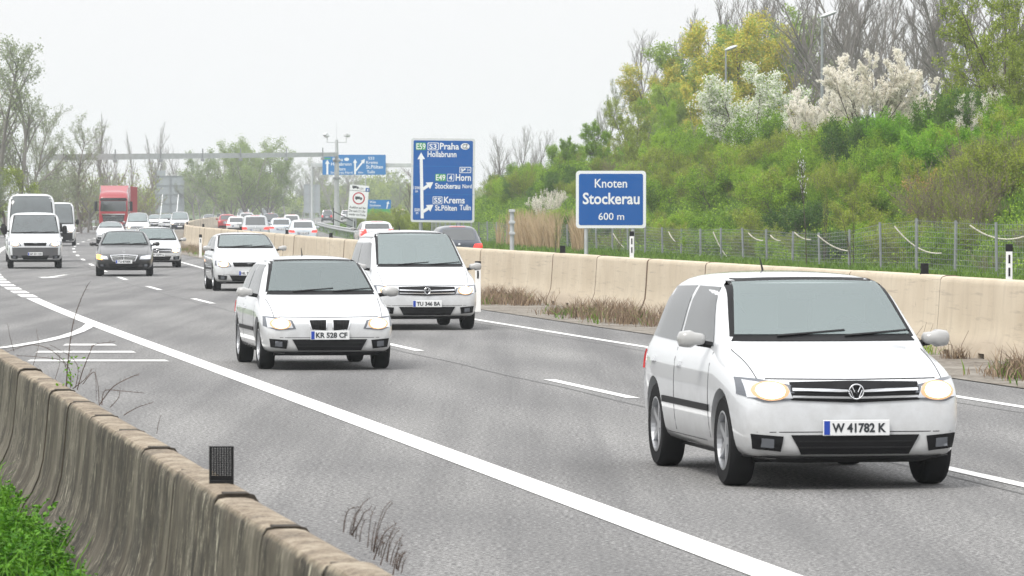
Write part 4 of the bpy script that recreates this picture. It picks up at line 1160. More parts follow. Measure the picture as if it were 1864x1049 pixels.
        if detail >= 1:
            P([(-.42, lz0), (.42, lz0)], [(-.50, lz1), (.50, lz1)], 'F', .014, 'lower_intake', M['trim'], r, n=12, rows=4)
            li = r.children[-1]
            mb = MB()
            for q in range(2): P([(-.44, lz0 + .04 + q * .045), (.44, lz0 + .04 + q * .045)], [(-.44, lz0 + .05 + q * .045), (.44, lz0 + .05 + q * .045)], 'F', .020, '', None, None, n=9, rows=2, mb=mb)
            mb.build('intake_bars', M['black'], li)
            for sg in (-1, 1):
                P([(sg * hw * .64, lz0 + .02), (sg * hw * .86, lz0 + .04)], [(sg * hw * .62, lz1 - .01), (sg * hw * .88, lz1 + .01)], 'F', .012, 'side_intake', M['trim'], r, n=7, rows=3)
                si = r.children[-1]
                P([(sg * hw * .70, lz0 + .045), (sg * hw * .80, lz0 + .055)], [(sg * hw * .70, lz1 - .03), (sg * hw * .80, lz1 - .02)], 'F', .02, 'fog_lamp', M['lens'], si, n=5, rows=3)
            P(row(hw * .86, zb + .015), row(hw * .88, zb + .055), 'F', .02, 'bumper_lip', M['black'], r, n=16, rows=2)
            if detail >= 2:
                mb = MB()
                P([(-hw * .84, zb + .235), (hw * .84, zb + .235)], [(-hw * .84, zb + .241), (hw * .84, zb + .241)], 'F', .0015, '', None, None, n=16, rows=2, th=.004, mb=mb)
                mb.build('bumper_seam', M['trim'], r)
                for sg in (-1, 1):
                    P([(-X0 + 1.2, bl * .56), (X0 - 1.25, bl * .56)], [(-X0 + 1.2, bl * .56 + .05), (X0 - 1.25, bl * .56 + .05)], 'S', .012, 'side_moulding', M['black'], r, n=10, rows=2, sg=sg)
            # bonnet edges
            mb = MB()
            P([(-hw * .74, ns + .005), (0, ns + .0), (hw * .74, ns + .005)], [(-hw * .74, ns + .013), (0, ns + .008), (hw * .74, ns + .013)], 'F', .002, '', None, None, n=16, rows=2, th=.004, mb=mb)
            for sg in (-1, 1):
                P([(X0 - .22, sg * hw * .80), (X0 - cw + .03, sg * hw * .84)], [(X0 - .22, sg * hw * .808), (X0 - cw + .03, sg * hw * .848)], 'T', .002, '', None, None, n=10, rows=2, th=.004, mb=mb)
            mb.build('bonnet_seam', M['trim'], r)
        plate(r, X0 + .03, zb + .27, txt, 1)
    # mirrors
    for sg in (-1, 1):
        xm_ = X0 - cw - .42; big = style == 'van'
        bm = bmesh.new(); bmesh.ops.create_uvsphere(bm, u_segments=18, v_segments=12, radius=1)
        for v in bm.verts:
            c = v.co; q = max(abs(c.x), abs(c.y), abs(c.z)); f = (1 + .42 * (1 / max(q, .5) - 1))
            v.co = Vector((c.x * f * (.09 if c.x > 0 else .03), c.y * f * (.115 if not big else .09), c.z * f * (.07 if not big else .16)))
            if sg * c.y < 0 and not big: v.co.z *= .75
        me = bpy.data.meshes.new('mirror'); bm.to_mesh(me); bm.free(); me.materials.append(M['black'] if big or bumper == 'black' else M[paint]); me.shade_smooth(); me.set_sharp_from_angle(angle=R(50))
        o = link(bpy.data.objects.new('mirror', me), r); o.location = (xm_, sg * (hw + .09), bl + (.12 if not big else .22))
        MB().tube([(0, -sg * .17, -.05), (0, -sg * .05, -.03)], .03, 6).build('mirror_arm', M['black'], o)
    # wheels
    if detail >= 0:
        for x_ in (fx, rx):
            for sg in (-1, 1): wheel(r, x_, sg * (hw - .125), wr_, .20, sg, spokes)
    # underside
    MB().box((-.04, 0, zb + .07), (L * .84, Wd * .78, .16)).build('underbody', M['trim'], r)
    if 'rails' in face:
        for sg in (-1, 1):
            MB().tube([(X0 - wt - .1, sg * wr * .93, H - .05), (X0 - wt - .3, sg * wr * .93, H + .015), (-X0 + rr + .3, sg * wr * .93, H + .01), (-X0 + rr + .1, sg * wr * .9, H - .07)], .014, 6).build('roof_rail', M['galv_dark'], r)
    if detail >= 1:
        MB().tube([(-X0 + rr + .45, 0, H - .03), (-X0 + rr + .30, 0, H + .10)], .012, 5, .004).build('aerial', M['trim'], r)
    return r

G1 = 'vehicles driving toward the camera'; G2 = 'vehicles driving away on the far carriageway'
def on(px, Y): return px2x(px, Y)
# toward the camera
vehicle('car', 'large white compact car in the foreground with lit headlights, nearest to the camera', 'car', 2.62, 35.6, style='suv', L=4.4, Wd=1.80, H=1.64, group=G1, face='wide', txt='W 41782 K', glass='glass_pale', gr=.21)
vehicle('car', 'white hatchback with dark double grille and lit headlights, second nearest to the camera', 'car', -2.42, 62.0, style='hatch', L=4.35, Wd=1.80, H=1.50, group=G1, face='kidney', txt='KR 528 CF', glass='glass')
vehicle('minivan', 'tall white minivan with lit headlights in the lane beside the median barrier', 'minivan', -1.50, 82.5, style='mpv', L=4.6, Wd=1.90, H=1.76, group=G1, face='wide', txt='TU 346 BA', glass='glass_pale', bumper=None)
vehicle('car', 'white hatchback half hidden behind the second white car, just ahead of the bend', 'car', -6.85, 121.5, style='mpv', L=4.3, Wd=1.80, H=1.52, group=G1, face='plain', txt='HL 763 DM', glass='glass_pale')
vehicle('sedan', 'black sedan with chrome grille and one lit orange indicator, changing lanes', 'car', -12.3, 148.0, style='sedan', L=4.9, Wd=1.84, H=1.46, paint='p_black', group=G1, lights='amber', face='star', txt='TU·870EK', glass='glass', yaw=R(-3))
bpy_last = None
vehicle('car', 'white car with one bright headlight right behind the black sedan', 'car', on(287, 170), 170, style='hatch', L=4.3, Wd=1.80, H=1.47, group=G1, face='wide', txt='W 2279 U', glass='glass_pale')
vehicle('van', 'white delivery van with grey bumper and lit orange headlights, leftmost of the oncoming vehicles', 'van', on(64, 167), 167, style='van', L=5.0, Wd=1.97, H=2.02, group=G1, face='plain van', bumper='p_bump', txt='GF 231 DS', glass='glass', gr=.26)
vehicle('van', 'taller white van with a big grey windscreen close behind the white delivery van', 'van', on(58, 188), 188, style='van', L=5.8, Wd=2.12, H=2.76, group=G1, face='plain van', bumper='p_bump', glass='glass')
vehicle('van', 'white high-roofed van with black mirror, half hidden behind the two vans on the left', 'van', on(106, 268), 268, style='van', L=5.8, Wd=2.0, H=2.52, group=G1, face='plain van', bumper='black', glass='glass', detail=1)
vehicle('sedan', 'white sedan between the black sedan and the red truck', 'car', on(201, 285), 285, style='sedan', L=4.6, Wd=1.78, H=1.36, group=G1, face='plain', detail=1, glass='glass_pale', lights='off')
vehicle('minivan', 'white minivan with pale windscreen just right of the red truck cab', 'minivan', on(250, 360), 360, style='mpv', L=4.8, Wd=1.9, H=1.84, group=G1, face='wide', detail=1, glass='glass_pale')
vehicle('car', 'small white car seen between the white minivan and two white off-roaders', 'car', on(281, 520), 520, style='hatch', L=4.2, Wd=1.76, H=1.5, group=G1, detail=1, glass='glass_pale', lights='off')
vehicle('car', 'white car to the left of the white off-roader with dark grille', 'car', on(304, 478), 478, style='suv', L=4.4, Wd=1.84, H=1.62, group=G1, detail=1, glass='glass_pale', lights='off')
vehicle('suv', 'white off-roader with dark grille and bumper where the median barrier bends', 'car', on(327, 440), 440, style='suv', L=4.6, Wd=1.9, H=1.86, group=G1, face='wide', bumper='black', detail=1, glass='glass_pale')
vehicle('car', 'white car above the far barrier, left of the dull white one', 'car', on(380, 600), 600, style='sedan', L=4.5, Wd=1.8, H=1.46, group=G1, detail=0, glass='glass', lights='off')
vehicle('car', 'dull white car above the far barrier, just left of the red hatchback', 'car', on(403, 650), 650, style='hatch', L=4.3, Wd=1.8, H=1.5, paint='p_silver', group=G1, detail=0, glass='glass', lights='off')
vehicle('van', 'far white van with grey windscreen above the grey off-roader', 'van', on(442, 700), 700, style='mpv', L=4.9, Wd=2.0, H=2.2, group=G1, detail=0, glass='glass', lights='off')
vehicle('van', 'far grey windowed van above the blue white hatchback', 'van', on(484, 760), 760, style='mpv', L=4.9, Wd=2.0, H=2.35, paint='p_pale', group=G1, detail=0, glass='glass', lights='off')
# away from the camera
vehicle('car', 'red hatchback seen from behind at the start of the far queue', 'car', on(413, 455), 455, False, 'suv', 4.2, 1.8, 1.62, 'p_red', G2, detail=1)
vehicle('car', 'small white car with red tail lights between the red hatchback and the grey off-roader', 'car', on(430, 400), 400, False, 'hatch', 4.1, 1.75, 1.5, 'p_white', G2, detail=1, tail='tail_on')
vehicle('suv', 'grey off-roader seen from behind with a wide dark rear window', 'car', on(465, 303), 303, False, 'suv', 4.5, 1.9, 1.74, 'p_silver', G2, txt='W 518 TR', tail='tail_on', bumper='p_silver')
vehicle('car', 'pale blue hatchback seen from behind, left of the silver one', 'car', on(512, 338), 338, False, 'hatch', 4.2, 1.8, 1.5, 'p_pale', G2, txt='KO 92 AT', tail='tail_on', bumper='p_pale')
vehicle('car', 'silver hatchback with two bright red tail lights, seen from behind', 'car', on(552, 283), 283, False, 'hatch', 4.2, 1.78, 1.48, 'p_pale', G2, txt='W 863 MZ', tail='tail_on', bumper='p_pale')
vehicle('car', 'white car roof behind and between the pale blue and the silver hatchback', 'car', on(531, 430), 430, False, 'hatch', 4.2, 1.8, 1.62, 'p_white', G2, detail=1)
vehicle('car', 'silver roof of a car just above and behind the grey off-roader', 'car', on(449, 500), 500, False, 'suv', 4.2, 1.8, 1.75, 'p_silver', G2, detail=0)
vehicle('car', 'dark roof of a car behind the pale blue hatchback', 'car', on(493, 465), 465, False, 'suv', 4.2, 1.8, 1.70, 'p_dark', G2, detail=0)
vehicle('van', 'dark blue van far away on the opposite road beside the mast foot', 'van', on(595, 765), 765, False, 'mpv', 4.9, 1.95, 1.95, 'p_dark', G2, detail=0, tail='tail')
vehicle('car', 'white car behind the barrier below the lorry ban sign, seen from behind', 'car', on(687, 240), 240, False, 'mpv', 4.3, 1.85, 1.52, 'p_white', G2, tail='tail_on')
vehicle('car', 'dark car with bright red tail lights below the large direction sign', 'car', on(836, 173), 173, False, 'hatch', 4.3, 1.85, 1.52, 'p_dark', G2, tail='tail_on', bumper='p_dark', glass='glass_pale')
vehicle('car', 'far white car partly hidden behind the lorry ban sign', 'car', on(629, 880), 880, False, 'suv', 4.5, 1.9, 1.9, 'p_white', G2, detail=0)
vehicle('car', 'distant pale car beyond the shrubs left of the large direction sign', 'car', on(731, 560), 560, False, 'mpv', 4.5, 1.85, 2.1, 'p_white', G2, detail=0)

# red truck
def truck(X, Y):
    sl_ = slope(LL, Y); hd = Vector((-sl_, -1, 0)).normalized(); rz = math.atan2(hd.y, hd.x) - R(1.5)
    r = empty('truck', Vector((X, Y, 0)) , rz, label='red articulated truck with dark windscreen and red curtain trailer behind the white sedan', cat='truck', group=G1)
    def sec(w, z0, z1): return [(0, z0), (w * .9, z0), (w * .98, z0 + .1), (w, z0 + .6), (w, (z0 + z1) / 2), (w, z1 - .7), (w * .99, z1 - .3), (w * .94, z1 - .08), (w * .6, z1), (0, z1 + .01)]
    st = [(0, sec(1.12, .50, 2.5)), (-.05, sec(1.2, .42, 2.8)), (-.16, sec(1.235, .40, 3.15)), (-.5, sec(1.245, .40, 3.5)), (-1.0, sec(1.245, .42, 3.68)), (-2.1, sec(1.24, .6, 3.78)), (-2.3, sec(1.2, .65, 3.76))]
    b, bv = loft_body(st, [], 'cab', M['p_red'], r, 2)
    P = lambda *a, **k: patch(bv, *a, **k)
    P([(-1.12, 1.92), (1.12, 1.92)], [(-1.06, 2.80), (1.06, 2.80)], 'F', .012, 'windscreen', M['glass_dark'], r, rows=6)
    P([(-1.14, 2.84), (1.14, 2.84)], [(-1.05, 3.02), (1.05, 3.02)], 'F', .10, 'sun_visor', M['trim'], r, rows=3, th=.1)
    P([(-.98, 1.62), (.98, 1.62)], [(-1.0, 1.72), (1.0, 1.72)], 'F', .03, 'chrome_bar', M['chrome'], r, rows=2)
    P([(-.86, 1.02), (.86, 1.02)], [(-.95, 1.60), (.95, 1.60)], 'F', .015, 'grille', M['trim'], r, rows=4)
    gf = r.children[-1]; mb = MB()
    for q in range(4): P([(-.86, 1.10 + .12 * q), (.86, 1.10 + .12 * q)], [(-.86, 1.13 + .12 * q), (.86, 1.13 + .12 * q)], 'F', .03, '', None, None, n=6, rows=2, mb=mb)
    mb.build('grille_bars', M['galv_dark'], gf)
    text_obj('MAN', -.2, .2, 1.46, 1.56, M['chrome'], gf, y=-.055, th=.01).rotation_euler = (0, 0, R(90))
    P([(-1.16, .46), (1.16, .46)], [(-1.16, .96), (1.16, .96)], 'F', .04, 'bumper', M['p_red'], r, rows=4)
    P([(-.75, .52), (.75, .52)], [(-.78, .84), (.78, .84)], 'F', .05, 'lower_intake', M['trim'], r, rows=3)
    for sg in (-1, 1):
        P([(sg * .82, .62), (sg * 1.15, .64)], [(sg * .84, .88), (sg * 1.16, .92)], 'F', .055, 'headlight', M['lens'], r, n=6, rows=4)
        if sg < 0: P([(sg * .92, .68), (sg * 1.08, .68)], [(sg * .92, .82), (sg * 1.08, .84)], 'F', .07, 'lit_bulb', M['lamp_on'], r.children[-1], n=5, rows=3)
        MB().box((-.35, sg * 1.50, 2.35), (.16, .24, .82), bev=.05).tube([(-.4, sg * 1.2, 2.72), (-.35, sg * 1.5, 2.72)], .03, 6).tube([(-.4, sg * 1.2, 2.0), (-.35, sg * 1.5, 2.0)], .03, 6).build('mirror', M['black'], r)
        P([(-.3, 1.95), (-1.25, 1.95)], [(-.5, 2.72), (-1.25, 2.72)], 'S', .01, 'side_window', M['glass_dark'], r, sg=sg, rows=3, n=5)
        for x_ in (-1.35, -5.2): wheel(r, x_, sg * 1.05, .50, .32, sg, 8)
        for x_ in (-11.2, -12.5, -13.8): wheel(r, x_, sg * 1.05, .50, .32, sg, 8)
    # deflector, chassis, trailer
    mb = MB().add([(-.75, -1.05, 3.5), (-.75, 1.05, 3.5), (-2.2, 1.2, 4.12), (-2.2, -1.2, 4.12), (-2.2, 1.2, 3.5), (-2.2, -1.2, 3.5)], [(0, 1, 2, 3), (1, 4, 2), (0, 3, 5), (2, 4, 5, 3), (0, 5, 4, 1)])
    mb.build('roof_deflector', M['p_red'], r)
    MB().box((-8, 0, .95), (14, .9, .3)).build('chassis', M['galv_dark'], r)
    MB().box((-9.6, 0, 2.62), (13.4, 2.52, 2.9), bev=.05).build('trailer_box', M['red_curtain'], r)
    MB().box((-2.87, 0, 4.02), (.1, 2.56, .16)).box((-2.87, 1.26, 2.6), (.1, .06, 2.9)).box((-2.87, -1.26, 2.6), (.1, .06, 2.9)).build('trailer_frame', M['p_white'], r)
truck(px2x(210, 400), 398)
# ------------------------------------------------------------------ vegetation
def seg_mesh(segs):
    V = []; Q = []; b = 0
    big = [s for s in segs if s[2] > .03]; small = [s for s in segs if s[2] <= .03]
    for grp, k in ((big, 6), (small, 3)):
        if not grp: continue
        p0 = np.array([s[0] for s in grp], dtype=np.float64); p1 = np.array([s[1] for s in grp]); r0 = np.array([s[2] for s in grp])[:, None]; r1 = np.array([s[3] for s in grp])[:, None]
        d = p1 - p0; d /= np.linalg.norm(d, axis=1)[:, None] + 1e-9
        ref = np.where(np.abs(d[:, 2:3]) > .9, np.array([[1., 0, 0]]), np.array([[0, 0, 1.]]))
        a = np.cross(d, ref); a /= np.linalg.norm(a, axis=1)[:, None] + 1e-9; c = np.cross(d, a)
        vs = []
        for (p, r) in ((p0, r0), (p1 + d * r1 * .3, r1)):
            for j in range(k):
                t = 2 * math.pi * j / k; vs.append(p + (a * math.cos(t) + c * math.sin(t)) * r)
        vs = np.stack(vs, 1)      # n, 2k, 3
        n = len(grp); base = b + np.arange(n)[:, None] * 2 * k
        for j in range(k):
            j2 = (j + 1) % k; Q.append(np.stack([base[:, 0] + j, base[:, 0] + j2, base[:, 0] + k + j2, base[:, 0] + k + j], 1))
        V.append(vs.reshape(-1, 3)); b += n * 2 * k
    return np.concatenate(V), np.concatenate(Q)
def leaves(centres, size, rng, droop=0.0, aspect=.55, var=.4):
    c = np.asarray(centres, dtype=np.float64); n = len(c)
    u = rng.normal(size=(n, 3)); u[:, 2] -= droop; u /= np.linalg.norm(u, axis=1)[:, None] + 1e-9
    w = rng.normal(size=(n, 3)); w[:, 2] += .6; v = np.cross(u, w); v /= np.linalg.norm(v, axis=1)[:, None] + 1e-9
    s = (size * (1 + var * rng.uniform(-1, 1, n)))[:, None]
    a = c - u * s * .5; b = c + v * s * aspect * .5; d = c + u * s * .5; e = c - v * s * aspect * .5
    V = np.stack([a, b, d, e], 1).reshape(-1, 3); return V, np.arange(n * 4).reshape(-1, 4)

def skeleton(seed, h, stems=1, fan=.0, nb=(14, 7, 5), spread=.8, up=.35, r0=.16, blen=.45, wob=.12, start=.25, taper=.7):
    rg = random.Random(seed); segs = []; tips = []
    def br(p, d, l, r, lev):
        ns = 5 if lev == 0 else 3
        pts = [p]; rad = [r]
        for i in range(ns):
            d = (d + Vector((rg.gauss(0, wob), rg.gauss(0, wob), rg.gauss(0, wob * .6) + up * .12 * lev))).normalized()
            p = p + d * l / ns; pts.append(p); rad.append(r * (1 - taper * (i + 1) / ns))
        for i in range(ns): segs.append((tuple(pts[i]), tuple(pts[i + 1]), rad[i], rad[i + 1], lev))
        if lev >= 2:
            for i in range(ns): tips.append((tuple(pts[i]), tuple(pts[i + 1]), lev))
        if lev < len(nb):
            m = nb[lev]
            for k in range(m):
                t = (start if lev == 0 else .15) + (1 - (start if lev == 0 else .15)) * (k + rg.random()) / m
                f = t * ns; i = min(ns - 1, int(f)); q = pts[i].lerp(pts[i + 1], f - i)
                dd = (pts[i + 1] - pts[i]).normalized()
                az = rg.uniform(0, 2 * math.pi); a = dd.cross(Vector((math.cos(az), math.sin(az), .3))).normalized()
                nd = (dd * (1 - spread * .6) + a * spread + Vector((0, 0, up))).normalized()
                br(q, nd, l * blen * (1.15 - .55 * t) * rg.uniform(.75, 1.2), max(.010, rad[i] * .55), lev + 1)
    for s in range(stems):
        az = 2 * math.pi * s / stems + rg.random(); f = fan * rg.uniform(.4, 1.2)
        br(Vector((math.cos(az) * .1 * (stems > 1), math.sin(az) * .1 * (stems > 1), 0)), Vector((math.cos(az) * f, math.sin(az) * f, 1)).normalized(), h * rg.uniform(.8, 1.0), r0, 0)
    return segs, tips

PROTO = {}
def make_proto(key, h, bark, leafmat, nleaf, lsize, seed, droop=0, jit=.12, leaf2=None, crown='crown', **sk):
    segs, tips = skeleton(seed, h, **sk)
    rng = np.random.default_rng(seed)
    V, Q = seg_mesh(segs)
    k = max(v[2] for v in V) ; V = V / k       # unit height
    tip = np.array([(t[0], t[1]) for t in tips])
    meshes = []
    o = np_mesh('trunk', V, Q, M[bark]); meshes.append(('trunk', o.data)); bpy.data.objects.remove(o)
    def cloud(nl, m, ls, nm, lo=None):
        i = rng.integers(0, len(tip), nl); t = rng.random(nl)[:, None]
        c = (tip[i, 0] * (1 - t) + tip[i, 1] * t) + rng.normal(size=(nl, 3)) * jit
        if lo is not None: c = c[c[:, 2] > lo * k]
        LV, LQ = leaves(c / k, ls / k, rng, droop); o = np_mesh(nm, LV, LQ, M[m]); meshes.append((nm, o.data)); bpy.data.objects.remove(o)
    if leafmat: cloud(nleaf, leafmat, lsize, crown)
    if leaf2: cloud(leaf2[1], leaf2[0], leaf2[2], leaf2[3], leaf2[4] if len(leaf2) > 4 else None)
    PROTO[key] = meshes
def plant(key, name, x, y, h, label, cat, group=None, wide=1.0, z=None, rz=None):
    z = (max(hill_z(x, y), -.1) if z is None else z)
    r = empty(name, (x, y, z - .1), rnd.uniform(0, 6.28) if rz is None else rz, label=label, cat=cat, group=group)
    r.scale = (h * wide, h * wide, h)
    for nm, me in PROTO[key]: link(bpy.data.objects.new(nm, me), r)
    return r
def tree_px(key, name, px, Y, ytop, label, cat='tree', group=None, wide=1.0, rz=None):
    x = px2x(px, Y); zg = max(hill_z(x, Y), -.1); return plant(key, name, x, Y, max(.8, py2z(ytop, Y) - zg), label, cat, group, wide, zg, rz)

make_proto('bare', 14, 'bark_grey', None, 0, 0, 1, nb=(20, 10, 7), spread=.55, up=.42, r0=.15, blen=.38, start=.22)
make_proto('bare2', 14, 'bark_grey', None, 0, 0, 2, nb=(20, 10, 7), spread=.45, up=.5, r0=.14, blen=.36, start=.2)
make_proto('bud', 12, 'bark_grey', 'l_pale', 7000, .13, 3, nb=(15, 7, 6), spread=.62, up=.3, r0=.17, blen=.42, start=.22, jit=.15)
make_proto('green', 9, 'bark', 'l_green', 22000, .14, 4, nb=(14, 8, 6), spread=.75, up=.22, r0=.14, blen=.45, start=.15, jit=.16)
make_proto('green2', 8, 'bark_dark', 'l_olive', 17000, .13, 5, stems=3, fan=.35, nb=(10, 7, 5), spread=.7, up=.25, r0=.09, blen=.42, start=.2, jit=.14)
make_proto('bigl', 16, 'bark_grey', 'l_pale', 8500, .17, 6, stems=2, fan=.18, nb=(13, 8, 7), spread=.62, up=.28, r0=.24, blen=.36, start=.18, jit=.25)
make_proto('willow', 10, 'bark', 'l_yellow', 26000, .17, 7, stems=4, fan=.4, nb=(10, 8, 5), spread=.7, up=.3, r0=.12, blen=.40, start=.15, jit=.22, leaf2=('l_willow', 14000, .15, 'young_leaves'))
make_proto('willowg', 10, 'bark', 'l_willow', 34000, .17, 8, stems=4, fan=.4, nb=(10, 8, 5), spread=.7, up=.3, r0=.12, blen=.40, start=.12, jit=.22)
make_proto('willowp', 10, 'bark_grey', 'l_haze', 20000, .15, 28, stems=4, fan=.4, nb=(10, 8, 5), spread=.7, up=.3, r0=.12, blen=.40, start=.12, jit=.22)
make_proto('blossom', 6, 'bark_dark', 'l_green', 14000, .10, 9, stems=4, fan=.35, nb=(12, 8, 5), spread=.75, up=.22, r0=.08, blen=.46, start=.06, jit=.12, leaf2=('l_white', 26000, .13, 'blossom'))
make_proto('cream', 5, 'bark_dark', 'l_cream', 34000, .105, 10, stems=13, fan=.85, nb=(9, 7, 4), spread=.62, up=.25, r0=.045, blen=.36, start=.38, jit=.05, crown='blossom')
make_proto('thicket', 3, 'twig', 'l_olive', 1500, .07, 11, stems=16, fan=.7, nb=(8, 6), spread=.5, up=.3, r0=.02, blen=.35, start=.1, jit=.08)
make_proto('bushg', 3, 'bark_dark', 'l_green', 13000, .10, 12, stems=9, fan=.75, nb=(8, 6), spread=.7, up=.2, r0=.025, blen=.42, start=.08, jit=.12)
make_proto('bushb', 3, 'bark_dark', 'l_bright', 13000, .11, 13, stems=9, fan=.75, nb=(8, 6), spread=.7, up=.2, r0=.025, blen=.42, start=.08, jit=.12)
make_proto('bushd', 3, 'bark_dark', 'l_dark', 14000, .10, 14, stems=9, fan=.8, nb=(8, 6), spread=.7, up=.2, r0=.025, blen=.42, start=.05, jit=.12)
make_proto('busho', 3, 'twig', 'l_olive', 11000, .09, 15, stems=12, fan=.8, nb=(8, 6), spread=.6, up=.25, r0=.02, blen=.42, start=.08, jit=.10)
make_proto('bushc', 3, 'twig', 'l_cream', 9000, .07, 16, stems=12, fan=.7, nb=(8, 6), spread=.5, up=.3, r0=.02, blen=.38, start=.2, jit=.06, crown='blossom')
make_proto('bushor', 2, 'twig', 'l_orange', 3500, .10, 17, stems=10, fan=.8, nb=(7, 5), spread=.6, up=.25, r0=.015, blen=.4, start=.1, jit=.08)
make_proto('sapling', 5, 'bark_dark', 'l_olive', 700, .08, 18, stems=2, fan=.1, nb=(16, 5), spread=.5, up=.45, r0=.05, blen=.28, start=.2, jit=.06)
make_proto('saplingw', 5, 'bark_dark', 'l_white', 120, .09, 19, stems=1, fan=.1, nb=(16, 5), spread=.5, up=.45, r0=.05, blen=.24, start=.62, jit=.05, crown='blossom')

# --- bank: landmark trees
T = tree_px
T('cream', 'blossoming_tree', 1580, 212, 84, 'large cream white blossoming shrub tree with many dark stems at its foot', wide=1.0)
T('cream', 'blossoming_tree', 1487, 222, 150, 'cream white blossoming tree leaning left beside the largest cream blossoming tree', wide=.8)
T('cream', 'blossoming_tree', 1655, 225, 150, 'small cream blossoming tree on the right shoulder of the largest cream one', wide=.7)
T('blossom', 'blossoming_tree', 1362, 240, 112, 'rounded tree with pure white blossom among green leaves, below the two street lamps', wide=1.05)
T('bushg', 'bush', 1385, 232, 195, 'green round bush right in front of the pure white blossoming tree', 'bush', wide=.8)
T('green2', 'tree', 1825, 185, -40, 'olive green leafy tree at the top right edge of the view', wide=1.0)
T('green2', 'tree', 1870, 178, 60, 'olive green tree cut off by the right edge, below the taller one', wide=.9)
T('saplingw', 'blossoming_sapling', 1468, 152, 262, 'slender dark sapling with a few white flowers, in front of the green bank', wide=.5)
T('sapling', 'sapling', 1125, 200, 400, 'thin bare sapling below the town distance sign', wide=.6)
T('sapling', 'sapling', 1010, 195, 385, 'thin bare sapling left of the town distance sign', wide=.5)
T('sapling', 'sapling', 1500, 158, 330, 'thin bare sapling beside the flowering sapling', wide=.5)
T('sapling', 'sapling', 1552, 150, 350, 'thin dark sapling right of the flowering sapling', wide=.5)
# willows and the crest
T('willow', 'willow', 1345, 330, 22, 'tall yellow catkin willow in front of the bare trees on the crest', wide=1.15)
T('willowg', 'willow', 1425, 345, 10, 'tall pale green willow to the right of the yellow catkin willow', wide=1.05)
T('willowg', 'willow', 1290, 350, 45, 'pale green willow behind and left of the yellow catkin willow', wide=1.0)
T('willow', 'willow', 1215, 350, 105, 'smaller yellow willow on the left shoulder of the crest', wide=1.1)
T('willow', 'willow', 1300, 318, 140, 'low yellow willow in front, below the smaller street lamp', wide=1.1)
T('willowg', 'willow', 1250, 330, 130, 'low pale green willow between the two yellow ones', wide=1.1)
k = 0
for px, Y, yt, ky in [(1195, 400, 45, 'bare'), (1225, 395, 5, 'bare2'), (1265, 405, -10, 'bare'), (1305, 400, -25, 'bare2'), (1350, 410, -20, 'bare'), (1395, 400, -60, 'bare2'), (1440, 405, -40, 'bare'),
                      (1475, 300, -30, 'bare2'), (1515, 290, -60, 'bare'), (1550, 305, -40, 'bare2'), (1585, 285, -70, 'bare'), (1622, 300, -40, 'bare2'), (1655, 285, -80, 'bare'), (1690, 300, -40, 'bare2'),
                      (1722, 280, -70, 'bare'), (1762, 295, -50, 'bare2'), (1800, 280, -80, 'bare'), (1845, 290, -50, 'bare2'), (1880, 285, -60, 'bare'),
                      (1500, 330, -40, 'bare'), (1570, 335, -60, 'bare2'), (1640, 330, -30, 'bare'), (1710, 335, -60, 'bare2'), (1780, 330, -40, 'bare'), (1850, 340, -60, 'bare2'), (1460, 340, -20, 'bare'), (1535, 330, -30, 'bare2'), (1605, 340, -50, 'bare'), (1675, 335, -30, 'bare2')]:
    zn = 'behind and left of the yellow willow' if px < 1340 else 'behind the pale green willow' if px < 1470 else 'behind the cream blossoming trees' if px < 1690 else 'beside the olive green tree at the right'
    T(ky, 'bare_tree', px, Y, yt, 'tall leafless grey brown tree on the crest, ' + zn, group='leafless trees on the crest, ' + zn, wide=1.15)
for px, Y, yt, w in [(1640, 240, 150, 1.2), (1690, 235, 165, 1.3), (1460, 250, 150, 1.1), (1735, 228, 190, 1.2), (1530, 245, 170, 1.2), (1425, 262, 160, 1.1), (1600, 250, 200, 1.3)]:
    T('thicket', 'bare_shrub', px, Y, yt, 'brown leafless shrub between the blossoming trees and the crest', 'shrub', 'brown shrubs below the crest', wide=w * .6)
# left shoulder of the hill
for px, Y, yt, ky, lab, w in [
        (1155, 330, 175, 'green2', 'olive green tree on the left shoulder of the bank, below the yellow willow', .9),
        (1110, 340, 140, 'bud', 'thin budding tree standing against the sky at the left end of the bank', .6),
        (1075, 345, 180, 'bare', 'leafless tree against the sky at the far left end of the bank', .7),
        (1100, 290, 215, 'green', 'yellow green tree directly above the town distance sign', .9),
        (1045, 310, 245, 'green', 'small green tree left above the town distance sign', .8),
        (1160, 280, 240, 'green2', 'olive tree right above the town distance sign', .9),
        (1220, 290, 180, 'green', 'green tree between the yellow willows and the town sign', .8),
        (1255, 270, 215, 'bud', 'thin dark branched tree left of the pure white blossoming tree', .8),
        (1200, 300, 205, 'bud', 'budding tree behind the olive tree above the town sign', .8),
        (1290, 285, 190, 'green', 'green tree just left behind the pure white blossoming tree', .7),
        (1175, 345, 150, 'green', 'green tree below the left bare trees of the crest', .8)]:
    T(ky, 'tree', px, Y, yt, lab, wide=w)
for px, yt in ((885, 262), (905, 240), (930, 224), (955, 232), (978, 262), (1000, 292)):
    T('bare', 'bare_tree', px, 445, yt, 'dark grey leafless tree in the clump beyond the left end of the bank', group='grey leafless clump beyond the bank', wide=.85)
T('bare', 'bare_tree', 790, 330, 300, 'bare tree whose twigs stick out left of the large direction sign', wide=1.5)
T('bare2', 'bare_tree', 745, 345, 325, 'low bare tree between the route sign and the large direction sign', wide=1.2)
